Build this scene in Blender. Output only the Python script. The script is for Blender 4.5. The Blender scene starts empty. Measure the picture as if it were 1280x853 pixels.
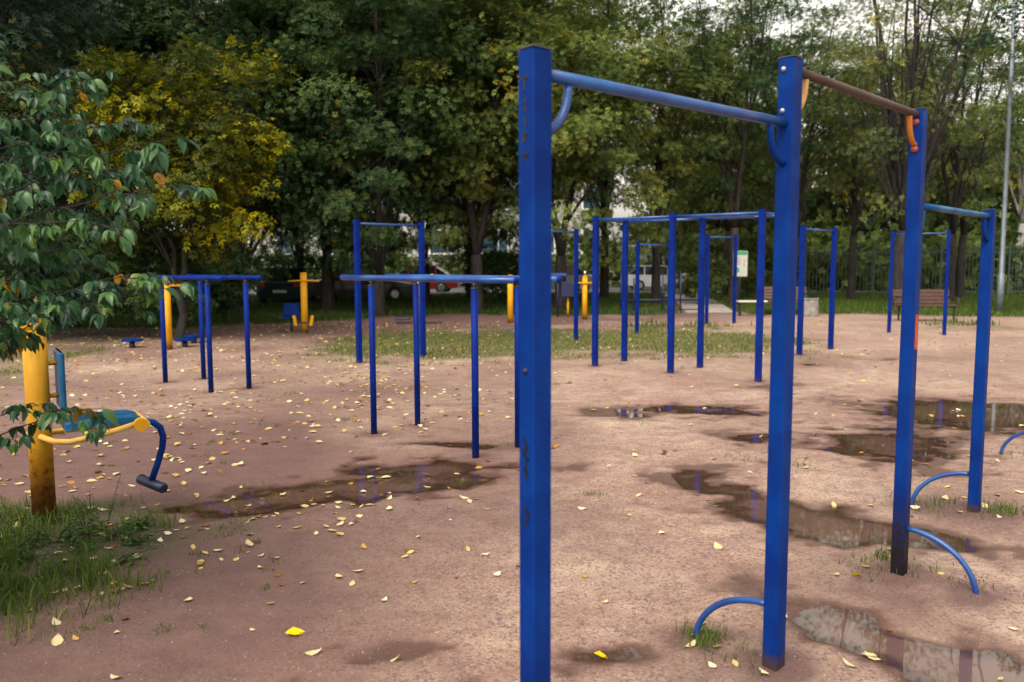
import bpy, math, random
import numpy as np
from mathutils import Vector, Matrix
random.seed(7)
PI = math.pi
S = bpy.context.scene
C = S.collection
D = bpy.data

# ------------------------------------------------------------------ tagging
def tag(o, label=None, cat=None, group=None, kind=None):
    if label: o['label'] = label
    if cat: o['category'] = cat
    if group: o['group'] = group
    if kind: o['kind'] = kind
    return o
def empty(name, loc, label=None, cat=None, group=None, rz=0):
    o = D.objects.new(name, None); C.objects.link(o)
    o.location = loc; o.rotation_euler = (0, 0, rz); o.empty_display_size = .1
    return tag(o, label, cat, group)

# ------------------------------------------------------------------ materials
def rgba(c): return (c[0], c[1], c[2], 1)
class NT:
    def __init__(s, name):
        s.m = D.materials.new(name); s.m.use_nodes = True
        s.t = s.m.node_tree; s.t.nodes.clear()
        s.out = s.n('ShaderNodeOutputMaterial')
    def n(s, typ, **kw):
        q = s.t.nodes.new(typ)
        for k, v in kw.items():
            if k in q.inputs.keys() if hasattr(q.inputs, 'keys') else False: q.inputs[k].default_value = v
            else: setattr(q, k, v)
        return q
    def l(s, a, b): s.t.links.new(a, b)
    def ramp(s, fac, stops):
        r = s.n('ShaderNodeValToRGB'); e = r.color_ramp.elements
        while len(e) > 1: e.remove(e[-1])
        e[0].position, e[0].color = stops[0][0], rgba(stops[0][1]) if len(stops[0][1]) == 3 else stops[0][1]
        for p, c in stops[1:]:
            x = e.new(p); x.color = rgba(c)
        s.l(fac, r.inputs['Fac']); return r.outputs['Color']
    def noise(s, scale, detail=4, rough=.55, vec=None, w=None):
        q = s.n('ShaderNodeTexNoise'); q.inputs['Scale'].default_value = scale
        q.inputs['Detail'].default_value = detail; q.inputs['Roughness'].default_value = rough
        if vec is not None: s.l(vec, q.inputs['Vector'])
        return q.outputs['Fac']
    def math(s, op, a, b=None, clamp=False):
        q = s.n('ShaderNodeMath'); q.operation = op; q.use_clamp = clamp
        for i, v in enumerate((a, b)):
            if v is None: continue
            if isinstance(v, (int, float)): q.inputs[i].default_value = v
            else: s.l(v, q.inputs[i])
        return q.outputs[0]
    def mix(s, fac, a, b):
        q = s.n('ShaderNodeMix'); q.data_type = 'RGBA'
        for i, v in ((0, fac), (6, a), (7, b)):
            if isinstance(v, (int, float)): q.inputs[i].default_value = v
            elif isinstance(v, (tuple, list)): q.inputs[i].default_value = rgba(v)
            else: s.l(v, q.inputs[i])
        return q.outputs[2]
    def maprange(s, v, a, b, c=0., d=1., smooth=True):
        q = s.n('ShaderNodeMapRange'); q.interpolation_type = 'SMOOTHSTEP' if smooth else 'LINEAR'
        s.l(v, q.inputs[0])
        for i, x in enumerate((a, b, c, d)): q.inputs[i+1].default_value = x
        return q.outputs[0]
    def obj(s): return s.n('ShaderNodeTexCoord').outputs['Object']
    def pos(s): return s.n('ShaderNodeNewGeometry').outputs['Position']
    def sep(s, v):
        q = s.n('ShaderNodeSeparateXYZ'); s.l(v, q.inputs[0]); return q.outputs
    def bump(s, h, strength=.3, dist=.01):
        q = s.n('ShaderNodeBump'); q.inputs['Strength'].default_value = strength; q.inputs['Distance'].default_value = dist
        s.l(h, q.inputs['Height']); return q.outputs['Normal']
    def bsdf(s, color, rough=.5, metal=0, normal=None, spec=.5, coat=0):
        b = s.n('ShaderNodeBsdfPrincipled')
        for k, v in (('Base Color', color), ('Roughness', rough), ('Metallic', metal), ('Specular IOR Level', spec), ('Coat Weight', coat)):
            if isinstance(v, (tuple, list)): b.inputs[k].default_value = rgba(v)
            elif isinstance(v, (int, float)): b.inputs[k].default_value = v
            else: s.l(v, b.inputs[k])
        if normal is not None: s.l(normal, b.inputs['Normal'])
        s.l(b.outputs[0], s.out.inputs[0]); return b

def simple(name, c, rough=.6, metal=0, var=.25, scale=12, spec=.5, bump=.15):
    t = NT(name); v = t.noise(scale, 5, .6, t.obj())
    lo = tuple(x*(1-var) for x in c); hi = tuple(min(1, x*(1+var)) for x in c)
    col = t.ramp(v, [(.3, lo), (.7, hi)])
    t.bsdf(col, rough, metal, t.bump(t.noise(scale*8, 3, .6, t.obj()), bump, .004), spec)
    return t.m

def paint(name, c, light, grime=.6, zdirt=.12, chips=.02, dirtc=(.05, .028, .02), rust=(.09, .035, .015), rough=.5, spec=.09):
    """weathered gloss paint: fading, chips down to rust, splash dirt near the ground (world z)"""
    t = NT(name); o = t.obj(); z = t.sep(t.pos())[2]
    f = t.noise(3.5, 5, .6, o)
    col = t.mix(t.maprange(f, .35, .7), c, light)
    st = t.n('ShaderNodeMapping'); st.inputs['Scale'].default_value = (55, 55, 3); t.l(o, st.inputs[0])
    streak = t.maprange(t.noise(1, 5, .65, st.outputs[0]), .5, .8)
    col = t.mix(t.math('MULTIPLY', streak, grime*.45), col, tuple(x*.35+.006 for x in c))
    n2 = t.noise(28, 8, .75, o)
    low = t.maprange(z, .0, zdirt*3, 1, 0)
    ch = t.math('GREATER_THAN', t.math('ADD', n2, t.math('MULTIPLY', low, .16)), .74-chips)
    col = t.mix(ch, col, rust)
    dirt = t.math('MULTIPLY', t.maprange(t.math('ADD', t.math('MULTIPLY', low, 1.2), t.noise(14, 6, .7, o)), .8, 1.7), 1.0, True)
    col = t.mix(t.math('MULTIPLY', dirt, min(1, grime*1.5)), col, dirtc)
    rg = t.math('ADD', t.math('MULTIPLY', t.noise(9, 4, .6, o), .35), rough-.15)
    t.bsdf(col, rg, 0, t.bump(t.noise(45, 6, .7, o), .25, .0025), spec)
    return t.m

BLUE, BLUEL = (.0006, .017, .135), (.0009, .034, .21)
M = {}
M['blue'] = paint('blue_paint', BLUE, BLUEL, grime=.9, chips=.06, zdirt=.055, rust=(.03, .016, .012))
M['blue_clean'] = paint('blue_paint_even', (.0008, .011, .135), (.001, .021, .19), grime=.3, zdirt=.05, chips=-.03)
M['blue_rusty'] = paint('blue_paint_dirty_foot', BLUE, BLUEL, grime=1.3, zdirt=.24, chips=.09, rust=(.03, .014, .01), dirtc=(.012, .009, .010))
M['blue_bar'] = paint('blue_worn_bar', (.004, .035, .20), (.012, .09, .28), grime=.8, zdirt=.02, chips=.03, rough=.3, spec=.6)
M['teal'] = paint('teal_worn_paint', (.008, .06, .18), (.025, .14, .26), grime=.7, zdirt=.02, chips=.03, rough=.35)
M['yellow'] = paint('yellow_paint', (.60, .27, .012), (.70, .36, .02), grime=.5, zdirt=.10, chips=.02, rust=(.13, .045, .015))
M['yellow_rusty'] = paint('yellow_paint_rusty_foot', (.44, .20, .012), (.54, .29, .025), grime=1.0, zdirt=.27, chips=.055, rust=(.16, .05, .015), dirtc=(.085, .028, .010))
M['yellow_worn'] = paint('yellow_worn_paint', (.66, .36, .05), (.72, .50, .18), grime=.8, zdirt=.03, chips=.05, rust=(.2, .07, .02))
M['bare_bar'] = paint('bare_brown_bar', (.06, .038, .030), (.10, .068, .052), grime=.6, zdirt=.02, chips=.06, rust=(.22, .08, .02), rough=.42)
M['rust_cream'] = paint('rust_and_cream_brace', (.42, .20, .06), (.62, .48, .28), grime=.5, zdirt=.02, chips=.08, rust=(.26, .07, .01))
M['rust_orange'] = paint('rusty_orange_brace', (.40, .12, .015), (.46, .18, .04), grime=.5, zdirt=.02, chips=.06, rust=(.2, .05, .01))
M['red_paint'] = paint('red_paint', (.42, .06, .02), (.50, .09, .03), grime=.4, zdirt=.02)
M['dark_red'] = simple('dark_red_cap', (.28, .045, .03), .35)
M['cap'] = simple('grey_cap_plate', (.05, .055, .06), .55)
M['steel'] = simple('bolt_steel', (.45, .44, .42), .3, .8, spec=.5)
M['black'] = simple('black_rubber', (.012, .013, .018), .5)
M['ink'] = simple('black_marker', (.004, .006, .02), .5)
M['roller'] = simple('dark_blue_rubber', (.006, .012, .045), .45)
M['dark_blue'] = simple('dark_blue_metal', (.008, .014, .06), .45)
M['wood'] = simple('brown_bench_wood', (.07, .028, .02), .55, var=.4, scale=9)
M['pale_wood'] = simple('pale_seat_board', (.55, .52, .46), .5)
M['iron'] = simple('dark_iron', (.02, .02, .022), .5)
M['concrete'] = simple('grey_concrete', (.24, .225, .21), .85, var=.45, scale=7, bump=.4)
M['galv'] = simple('galvanised_pole', (.15, .18, .21), .45, .3, var=.3, scale=5)
M['white'] = simple('white_board', (.45, .44, .39), .5, var=.05)
M['green'] = simple('sign_green', (.03, .25, .12), .5)
M['orange'] = simple('sign_orange', (.55, .25, .05), .5)
M['wall'] = simple('white_wall', (.40, .39, .37), .8, var=.12, scale=1.2)
M['frame'] = simple('window_frame', (.7, .69, .66), .5, var=.05)
M['curb'] = simple('kerb_stone', (.34, .32, .30), .85, var=.3, scale=5)
M['fence'] = simple('green_grey_fence', (.05, .075, .06), .55)

def glass(name, c, rough=.08):
    t = NT(name); t.bsdf(t.mix(t.noise(.8, 3, .5, t.obj()), tuple(x*.5 for x in c), c), rough, 0, None, .9); return t.m
M['pane'] = glass('window_pane', (.05, .10, .14))
M['car_glass'] = glass('car_glass', (.015, .03, .035))
def carpaint(name, c):
    t = NT(name); t.bsdf(t.mix(t.noise(2, 4, .6, t.obj()), tuple(x*.8 for x in c), c), .28, 0, None, .5, .6); return t.m
M['car_white'] = carpaint('car_white', (.62, .62, .60)); M['car_red'] = carpaint('car_red', (.34, .025, .018))
M['car_teal'] = carpaint('car_dark_teal', (.012, .045, .05)); M['car_silver'] = carpaint('car_silver', (.30, .31, .33))
M['car_black'] = carpaint('car_black', (.012, .013, .02))
M['lamp_red'] = simple('tail_lamp', (.4, .01, .01), .2); M['lamp_clear'] = simple('head_lamp', (.7, .7, .68), .15)
M['plate'] = simple('number_plate', (.6, .6, .58), .4)
M['maroon'] = simple('maroon_patch', (.16, .03, .05), .4)

def ribbed():
    t = NT('ribbed_white_panel'); w = t.n('ShaderNodeTexWave'); w.inputs['Scale'].default_value = 1.6; w.inputs['Distortion'].default_value = .2
    t.l(t.obj(), w.inputs['Vector'])
    col = t.mix(w.outputs['Fac'], (.20, .195, .185), (.42, .41, .39))
    t.bsdf(col, .7, 0, t.bump(w.outputs['Fac'], .4, .03)); return t.m
M['ribbed'] = ribbed()

def bark(name, a, b, sc=7):
    t = NT(name); mp = t.n('ShaderNodeMapping'); mp.inputs['Scale'].default_value = (sc, sc, sc*.22); t.l(t.obj(), mp.inputs[0])
    v = t.noise(1.5, 7, .7, mp.outputs[0])
    t.bsdf(t.ramp(v, [(.35, a), (.62, b)]), .9, 0, t.bump(v, .8, .03), .2); return t.m
M['bark'] = bark('dark_bark', (.012, .010, .010), (.045, .038, .034))
M['bark_grey'] = bark('grey_bark', (.016, .014, .016), (.055, .047, .047))
M['bark_birch'] = bark('birch_bark', (.05, .045, .045), (.42, .40, .38), 5)

def leafmat(name, stops, trans=.3, rough=.5, objvar=.0):
    t = NT(name); a = t.n('ShaderNodeAttribute'); a.attribute_name = 'tint'
    col = t.ramp(a.outputs['Fac'], stops)
    hs = t.n('ShaderNodeHueSaturation'); hs.inputs['Saturation'].default_value = 1.12
    oi = t.n('ShaderNodeObjectInfo'); t.l(t.maprange(oi.outputs['Random'], 0, 1, 1-objvar, 1+objvar, False), hs.inputs['Value'])
    t.l(col, hs.inputs['Color']); col = hs.outputs[0]
    b = t.bsdf(col, rough, 0, None, .5 if rough < .4 else .2)
    tr = t.n('ShaderNodeBsdfTranslucent'); t.l(col, tr.inputs[0])
    mx = t.n('ShaderNodeMixShader'); mx.inputs[0].default_value = trans
    t.l(b.outputs[0], mx.inputs[1]); t.l(tr.outputs[0], mx.inputs[2]); t.l(mx.outputs[0], t.out.inputs[0])
    return t.m
M['lf_dark'] = leafmat('dark_green_leaves', [(0, (.018, .040, .018)), (.45, (.055, .098, .040)), (.8, (.13, .19, .07)), (.96, (.22, .24, .07)), (1, (.28, .22, .04))], trans=.4, objvar=.12)
M['lf_mid'] = leafmat('mid_green_leaves', [(0, (.035, .062, .022)), (.45, (.13, .175, .055)), (.8, (.29, .35, .12)), (.96, (.36, .35, .09)), (1, (.36, .24, .05))], trans=.45, objvar=.12)
M['lf_yel'] = leafmat('yellow_green_leaves', [(0, (.03, .042, .010)), (.35, (.07, .085, .016)), (.6, (.17, .18, .025)), (.85, (.30, .28, .03)), (1, (.44, .32, .04))], trans=.3)
M['lf_pale'] = leafmat('pale_green_leaves', [(0, (.06, .09, .035)), (.5, (.13, .16, .06)), (.85, (.24, .24, .08)), (1, (.42, .33, .06))], trans=.4, objvar=.15)
M['lf_teal'] = leafmat('bluish_green_leaves', [(0, (.018, .040, .028)), (.5, (.045, .085, .055)), (.9, (.09, .13, .075)), (1, (.2, .16, .04))])
M['lf_purple'] = leafmat('purplish_leaves', [(0, (.028, .022, .026)), (.5, (.06, .048, .05)), (.9, (.10, .08, .06)), (1, (.2, .12, .03))])
M['lf_near'] = leafmat('near_shrub_leaves', [(0, (.010, .034, .020)), (.5, (.04, .105, .045)), (.88, (.12, .23, .07)), (.96, (.25, .24, .05)), (1, (.42, .22, .04))], trans=.42, rough=.36)
M['grass'] = leafmat('grass_blades', [(0, (.035, .055, .018)), (.5, (.08, .125, .03)), (.9, (.17, .20, .05)), (1, (.32, .27, .09))], trans=.3)
M['weed'] = leafmat('weed_leaves', [(0, (.022, .055, .02)), (.6, (.06, .12, .035)), (1, (.13, .18, .05))])
M['litter'] = leafmat('fallen_leaf', [(0, (.13, .055, .03)), (.12, (.34, .17, .06)), (.35, (.52, .36, .13)), (.6, (.58, .47, .24)), (1, (.64, .57, .40))], trans=.1)
M['litter_pale'] = leafmat('fallen_leaf_pale', [(0, (.44, .30, .13)), (.5, (.58, .47, .25)), (1, (.70, .62, .44))], trans=.1)
M['litter_yellow'] = leafmat('fallen_leaf_yellow', [(0, (.62, .40, .02)), (1, (.74, .55, .04))], trans=.1)

# ------------------------------------------------------------------ mesh helpers
class MB:
    def __init__(s): s.v = []; s.f = []; s.sm = []
    def add(s, vs, fs, smooth=False):
        k = len(s.v); s.v += [tuple(v) for v in vs]; s.f += [tuple(i+k for i in f) for f in fs]; s.sm += [smooth]*len(fs); return s
    def box(s, c, d, rot=None, bev=0):
        hx, hy, hz = d[0]/2, d[1]/2, d[2]/2
        R = Matrix.Rotation(rot, 3, 'Z') if isinstance(rot, (int, float)) else (rot if rot is not None else Matrix.Identity(3))
        if bev <= 0:
            vs = [Vector((x*hx, y*hy, z*hz)) for x in (-1, 1) for y in (-1, 1) for z in (-1, 1)]
            fs = [(0, 1, 3, 2), (4, 6, 7, 5), (0, 4, 5, 1), (2, 3, 7, 6), (0, 2, 6, 4), (1, 5, 7, 3)]
        else:
            vs = []; b = bev
            prof = [(-hx+b, -hy), (hx-b, -hy), (hx, -hy+b), (hx, hy-b), (hx-b, hy), (-hx+b, hy), (-hx, hy-b), (-hx, -hy+b)]
            for z, q in ((-hz, 1), (-hz+b, 0), (hz-b, 0), (hz, 1)):
                for x, y in prof:
                    vs.append(Vector((x-math.copysign(b*.8*q, x), y-math.copysign(b*.8*q, y), z)))
            fs = [tuple(range(7, -1, -1)), tuple(range(24, 32))]
            for r in range(3):
                for i in range(8): j = (i+1) % 8; fs.append((r*8+i, r*8+j, r*8+8+j, r*8+8+i))
        return s.add([R @ v + Vector(c) for v in vs], fs)
    def tube(s, pts, rad, n=12, cap=True, smooth=True):
        pts = [Vector(p) for p in pts]; m = len(pts)
        if not isinstance(rad, (list, tuple)): rad = [rad]*m
        T = []
        for i in range(m):
            a = pts[max(0, i-1)]; b = pts[min(m-1, i+1)]; T.append((b-a).normalized())
        up = Vector((0, 0, 1)) if abs(T[0].z) < .9 else Vector((1, 0, 0))
        N = (up - T[0]*up.dot(T[0])).normalized(); vs = []
        for i in range(m):
            N = (N - T[i]*N.dot(T[i])).normalized(); B = T[i].cross(N)
            for k in range(n):
                a = 2*PI*k/n; vs.append(pts[i] + (N*math.cos(a)+B*math.sin(a))*rad[i])
        fs = []
        for i in range(m-1):
            for k in range(n):
                j = (k+1) % n; fs.append((i*n+k, i*n+j, (i+1)*n+j, (i+1)*n+k))
        s.add(vs, fs, smooth)
        if cap:
            k0 = len(s.v)-len(vs)
            s.f += [tuple(k0+i for i in range(n-1, -1, -1)), tuple(k0+(m-1)*n+i for i in range(n))]; s.sm += [False, False]
        return s
    def ball(s, c, r, n=12, sc=(1, 1, 1)):
        pts = []; h = n//2
        vs = [(c[0], c[1], c[2]-r*sc[2])]
        for i in range(1, h):
            a = -PI/2+PI*i/h
            for k in range(n): b = 2*PI*k/n; vs.append((c[0]+r*sc[0]*math.cos(a)*math.cos(b), c[1]+r*sc[1]*math.cos(a)*math.sin(b), c[2]+r*sc[2]*math.sin(a)))
        vs.append((c[0], c[1], c[2]+r*sc[2])); fs = []
        for k in range(n): fs.append((0, 1+(k+1) % n, 1+k))
        for i in range(h-2):
            for k in range(n): j = (k+1) % n; fs.append((1+i*n+k, 1+i*n+j, 1+(i+1)*n+j, 1+(i+1)*n+k))
        e = len(vs)-1
        for k in range(n): fs.append((e, 1+(h-2)*n+k, 1+(h-2)*n+(k+1) % n))
        return s.add(vs, fs, True)
    def build(s, name, mat, parent=None, loc=None):
        me = D.meshes.new(name); me.from_pydata(s.v, [], s.f)
        me.polygons.foreach_set('use_smooth', s.sm); me.materials.append(M[mat] if isinstance(mat, str) else mat)
        o = D.objects.new(name, me); C.objects.link(o)
        if parent is not None: o.parent = parent
        if loc is not None: o.location = loc
        return o

def arc(c, e1, e2, r1, r2, a0, a1, n=14):
    c, e1, e2 = Vector(c), Vector(e1), Vector(e2)
    return [c + e1*r1*math.cos(a0+(a1-a0)*i/n) + e2*r2*math.sin(a0+(a1-a0)*i/n) for i in range(n+1)]

def npmesh(name, V, F3, mat, tint=None, smooth=False):
    """triangle mesh out of numpy arrays"""
    me = D.meshes.new(name); nv, nf = len(V), len(F3)
    me.vertices.add(nv); me.vertices.foreach_set('co', np.asarray(V, dtype=np.float32).ravel())
    me.loops.add(nf*3); me.loops.foreach_set('vertex_index', np.asarray(F3, dtype=np.int32).ravel())
    me.polygons.add(nf); me.polygons.foreach_set('loop_start', np.arange(0, nf*3, 3, dtype=np.int32))
    if smooth: me.polygons.foreach_set('use_smooth', np.ones(nf, dtype=bool))
    if tint is not None:
        a = me.attributes.new('tint', 'FLOAT', 'POINT'); a.data.foreach_set('value', np.asarray(tint, dtype=np.float32))
    me.update(calc_edges=True); me.validate(); me.materials.append(M[mat]); return me

def scatter(Tv, Tf, P, X, Z, s, tint):
    """template (verts k x 3, length along x, normal z) placed at P with axes X and Z"""
    X = X/np.linalg.norm(X, axis=1, keepdims=True)
    Z = Z - X*np.sum(X*Z, axis=1, keepdims=True); Z = Z/(np.linalg.norm(Z, axis=1, keepdims=True)+1e-9)
    Y = np.cross(Z, X)
    R = np.stack([X, Y, Z], axis=2)
    V = np.einsum('nij,kj->nki', R, Tv)*s[:, None, None] + P[:, None, :]
    n, k = len(P), len(Tv)
    F = (Tf[None]+(np.arange(n)*k)[:, None, None]).reshape(-1, 3)
    return V.reshape(-1, 3), F, np.repeat(tint, k)

def leaf_template(L, W, fold=.2, droop=.15):
    st = [(0, 0), (.18, .55), (.42, 1), (.7, .72), (.88, .3), (1, 0)]
    v, f = [], []
    for t, w in st:
        z = -droop*L*t*t; v += [(t*L, 0, z), (t*L, w*W/2, z+fold*w*W/2), (t*L, -w*W/2, z+fold*w*W/2)]
    for i in range(5):
        a, b = i*3, i*3+3
        f += [(a, b, b+1), (a, b+1, a+1), (a, a+2, b+2), (a, b+2, b)]
    return np.array(v), np.array(f)
def rhomb(L, W, ox=0, ang=0, dz=0):
    c, s = math.cos(ang), math.sin(ang)
    p = [(0, 0, 0), (L*.45, W/2, .12*W), (L, 0, -.15*L), (L*.45, -W/2, .12*W)]
    return [(ox+x*c-y*s, x*s+y*c, z+dz) for x, y, z in p]
def spray_template(L=.11, W=.05, n=5):
    v, f = [], []
    sets = [(0, 0, .10)] + [(sg*.9, k, .02+.07*k) for k in range((n-1)//2) for sg in (1, -1)]
    for a, k, ox in sets:
        b = len(v); v += rhomb(L, W, ox, a, -.02*ox); f += [(b, b+2, b+1), (b, b+3, b+2)]
    return np.array(v), np.array(f)
SPR = spray_template(.092, .042)
SPR_L = spray_template(.17, .085, 5)
LEAF1 = (np.array(rhomb(.11, .085)), np.array([(0, 2, 1), (0, 3, 2)]))

def vnoise(x, y, seed=0):
    x = np.asarray(x, float); y = np.asarray(y, float)
    xi, yi = np.floor(x).astype(np.int64), np.floor(y).astype(np.int64); fx, fy = x-xi, y-yi
    fx, fy = fx*fx*(3-2*fx), fy*fy*(3-2*fy)
    def h(a, b):
        n = (a*374761393 + b*668265263 + seed*974634777) & 0xffffffff
        n = ((n ^ (n >> 13))*1274126177) & 0xffffffff
        return ((n ^ (n >> 16)) & 0xffff)/65535.
    return (h(xi, yi)*(1-fx)+h(xi+1, yi)*fx)*(1-fy)+(h(xi, yi+1)*(1-fx)+h(xi+1, yi+1)*fx)*fy
def fbm(x, y, seed=0, oct=4):
    r = 0; a = .5; t = 0
    for i in range(oct): r = r + a*vnoise(x*2**i+i*17.3, y*2**i+i*5.1, seed+i); t += a; a *= .5
    return r/t

# ------------------------------------------------------------------ ground
# name, cx, cy, rx, ry, angle, depth
DIPS = [(-1.85, 5.32, .72, .32, 14, .025), (-.95, 5.72, .70, .36, 15, .025), (-.62, 6.2, .42, .30, 0, .020), (-1.1, 6.35, .4, .2, 0, .014), (-.50, 7.08, .46, .26, -15, .022),
        (1.56, 3.42, .52, .27, -46, .028), (1.90, 3.10, .34, .24, -20, .026), (2.16, 4.66, .66, .34, -38, .031), (1.70, 5.25, .3, .4, 20, .017), (1.5, 5.9, .4, .4, 0, .016),
        (3.25, 6.95, .5, .66, 0, .025), (4.75, 8.3, 1.05, 1.15, 20, .029), (6.2, 8.6, .9, .3, 0, .02), (2.1, 8.75, .62, .36, -12, .021), (2.15, 7.35, .34, .34, 0, .018),
        (.46, 3.12, .22, .13, 10, .018), (-.55, 3.22, .5, .13, -6, .0125), (-.25, 2.9, .35, .10, 20, .013), (1.15, 8.5, .6, .5, -20, .0165), (4.6, 12.6, .5, .45, 0, .016), (3.2, 10.4, .6, .4, 0, .011),
        (-2.6, 7.0, .8, .25, 10, .006), (.3, 6.3, .35, .12, 10, .012), (4.1, 5.1, .3, .2, 0, .014), (6.5, 13.3, .8, .5, 0, .013)]
def hgt(x, y):
    x = np.asarray(x, float); y = np.asarray(y, float)
    near = np.clip(1-(y-9)/25, .25, 1)
    h = .0150 + ((fbm(x*.9, y*.9, 3, 3)-.5)*.012 + (fbm(x*5, y*7, 11, 4)-.5)*.020 + (vnoise(x*19, y*23, 5)-.5)*.006)*near
    wx = x+(fbm(x*2.2, y*2.2, 21, 3)-.5)*.55; wy = y+(fbm(x*2.2, y*2.2, 31, 3)-.5)*.45
    for cx, cy, rx, ry, a, d in DIPS:
        ca, sa = math.cos(math.radians(a)), math.sin(math.radians(a))
        u = ((wx-cx)*ca+(wy-cy)*sa)/rx; v = (-(wx-cx)*sa+(wy-cy)*ca)/ry
        h = h - d*np.exp(-np.clip((u*u+v*v), 0, 30)**.85)*1.12
    for cx, cy, r in ((1.02, 3.06, .28), (1.96, 3.98, .35), (2.91, 5.02, .33), (-2.87, 4.85, .4)):
        h = h + .014*np.exp(-((x-cx)**2+(y-cy)**2)/r**2)
    return h
def grassf(x, y):
    """0..1 how grassy the ground is"""
    n = fbm(x*.55, y*.55, 41, 4); n2 = fbm(x*2.5, y*2.5, 51, 3)
    band = np.exp(-((y-16.4-.10*x)/3.3)**2)*np.clip((x+4.6)/1.6, 0, 1)*np.clip((7.2-x)/3.5, 0, 1)*1.15
    band2 = np.exp(-((y-19.5)/1.4)**2)*np.clip((x-9.3)/1., 0, 1)*np.clip((12.8-x)/1, 0, 1)*.6
    edge = 24.2-np.clip(-x-2, 0, 8)*.85 - np.clip(x-10.5, 0, 9)*.42
    lawn = np.clip((y-edge-(n-.5)*1.6)/.9, 0, 1)
    path = np.exp(-((x-(6.2+(y-25)*.13))/1.0)**4); lawn = lawn*(1-path*np.clip((y-23)/2, 0, 1))
    near = np.exp(-(((x+3.15)/1.25)**2+((y-4.45)/1.0)**2)**1.5)*1.35
    left = np.clip((-x-5.3-(y-9)*.25)/1.2, 0, 1)*.55*np.clip((y-6)/3, 0, 1)
    band = band*(.55+.75*fbm(x*.9, y*1.4, 71, 3)); g = np.maximum.reduce([band, band2, lawn, near, left])
    return np.clip((g-(1.15-1.3*n2)*.62-(n-.5)*.5)/.45, 0, 1)

def axis(a0, a1, step, lo, hi, ratio):
    m = list(np.arange(a0, a1, step)); s = step; x = m[-1]
    while x < hi: s *= ratio; x += s; m.append(x)
    s = step; x = a0; pre = []
    while x > lo: s *= ratio; x -= s; pre.append(x)
    return np.array(pre[::-1]+m)
xs = axis(-3.4, 5.6, .032, -500, 500, 1.075); ys = axis(2.3, 9.6, .032, -300, 900, 1.03)
GX, GY = np.meshgrid(xs, ys); gz = hgt(GX, GY); nx, ny = len(xs), len(ys)
V = np.stack([GX.ravel(), GY.ravel(), gz.ravel()], 1)
i = np.arange(nx-1)[None]+np.arange(ny-1)[:, None]*nx; i = i.ravel()
F = np.concatenate([np.stack([i, i+1, i+nx+1], 1), np.stack([i, i+nx+1, i+nx], 1)])
def groundmat():
    t = NT('reddish_clay_ground'); p = t.pos(); z = t.sep(p)[2]
    ga = t.n('ShaderNodeAttribute'); ga.attribute_name = 'tint'
    da = t.n('ShaderNodeAttribute'); da.attribute_name = 'damp_shade'
    n1 = t.noise(.7, 5, .6, p); n2 = t.noise(6, 6, .65, p); n3 = t.noise(85, 4, .7, p); n4 = t.noise(240, 2, .6, p)
    col = t.ramp(n1, [(.3, (.33, .185, .135)), (.52, (.46, .31, .22)), (.72, (.55, .43, .31))])
    col = t.mix(t.maprange(n2, .35, .72), col, (.27, .165, .135))
    # small stones: light and dark grains
    vo = t.n('ShaderNodeTexVoronoi'); vo.inputs['Scale'].default_value = 78; t.l(p, vo.inputs['Vector'])
    vs = t.sep(vo.outputs['Color'])[0]
    col = t.mix(t.math('MULTIPLY', t.maprange(vs, .70, .95), .6), col, (.47, .38, .33))
    col = t.mix(t.math('MULTIPLY', t.maprange(vs, .34, .05), .6), col, (.085, .045, .045))
    col = t.mix(t.math('MULTIPLY', t.maprange(n3, .48, .7), .65), col, (.12, .065, .06))
    # dampness plus shade painted on the left and under trees, and wet rims of the puddles
    damp_shade = t.math('MULTIPLY', da.outputs['Fac'], 1)
    col = t.mix(t.math('MULTIPLY', damp_shade, .88), col, (.10, .048, .045))
    zz = t.math('ADD', z, t.math('MULTIPLY', t.math('SUBTRACT', n3, .5), .004))
    wet = t.maprange(zz, .0010, .0072, 1, 0)
    moist = t.maprange(t.math('ADD', z, t.math('MULTIPLY', t.math('SUBTRACT', n2, .5), .010)), .004, .017, 1, 0)
    col = t.mix(t.math('MULTIPLY', moist, .52), col, (.17, .085, .07))
    col = t.mix(t.math('MULTIPLY', wet, .78), col, (.085, .043, .032))
    gcol = t.mix(t.noise(3, 5, .7, p), (.065, .068, .026), (.17, .155, .055))
    gcol = t.mix(t.maprange(t.noise(30, 5, .7, p), .45, .7), gcol, (.09, .06, .035))
    gcol = t.mix(t.math('MULTIPLY', damp_shade, .8), gcol, (.028, .030, .014))  # canopy shade painted into the grassy ground colour
    col = t.mix(t.math('MULTIPLY', ga.outputs['Fac'], .75), col, gcol)
    h = t.math('ADD', t.math('MULTIPLY', n3, .8), t.math('ADD', t.math('MULTIPLY', vo.outputs['Distance'], -.35), t.math('MULTIPLY', n4, .3)))
    rough = t.math('SUBTRACT', .82, t.math('ADD', t.math('MULTIPLY', wet, .42), t.math('MULTIPLY', damp_shade, .1)))
    t.bsdf(col, rough, 0, t.bump(h, .8, .007), .4); return t.m
M['ground'] = groundmat()
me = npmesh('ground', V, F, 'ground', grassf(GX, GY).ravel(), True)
damp_shade = np.clip(1.05*(.5-GX)/2.8+.18, 0, 1)*np.clip((13-GY)/6, .35, 1)+(fbm(GX*.8, GY*.8, 61, 3)-.5)*1.2+np.clip((GY-15-np.clip(GX, 0, 9)*.9)/5, 0, 1)*.9  # left and under-tree terms are painted shade; noise and post feet are dampness
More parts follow.
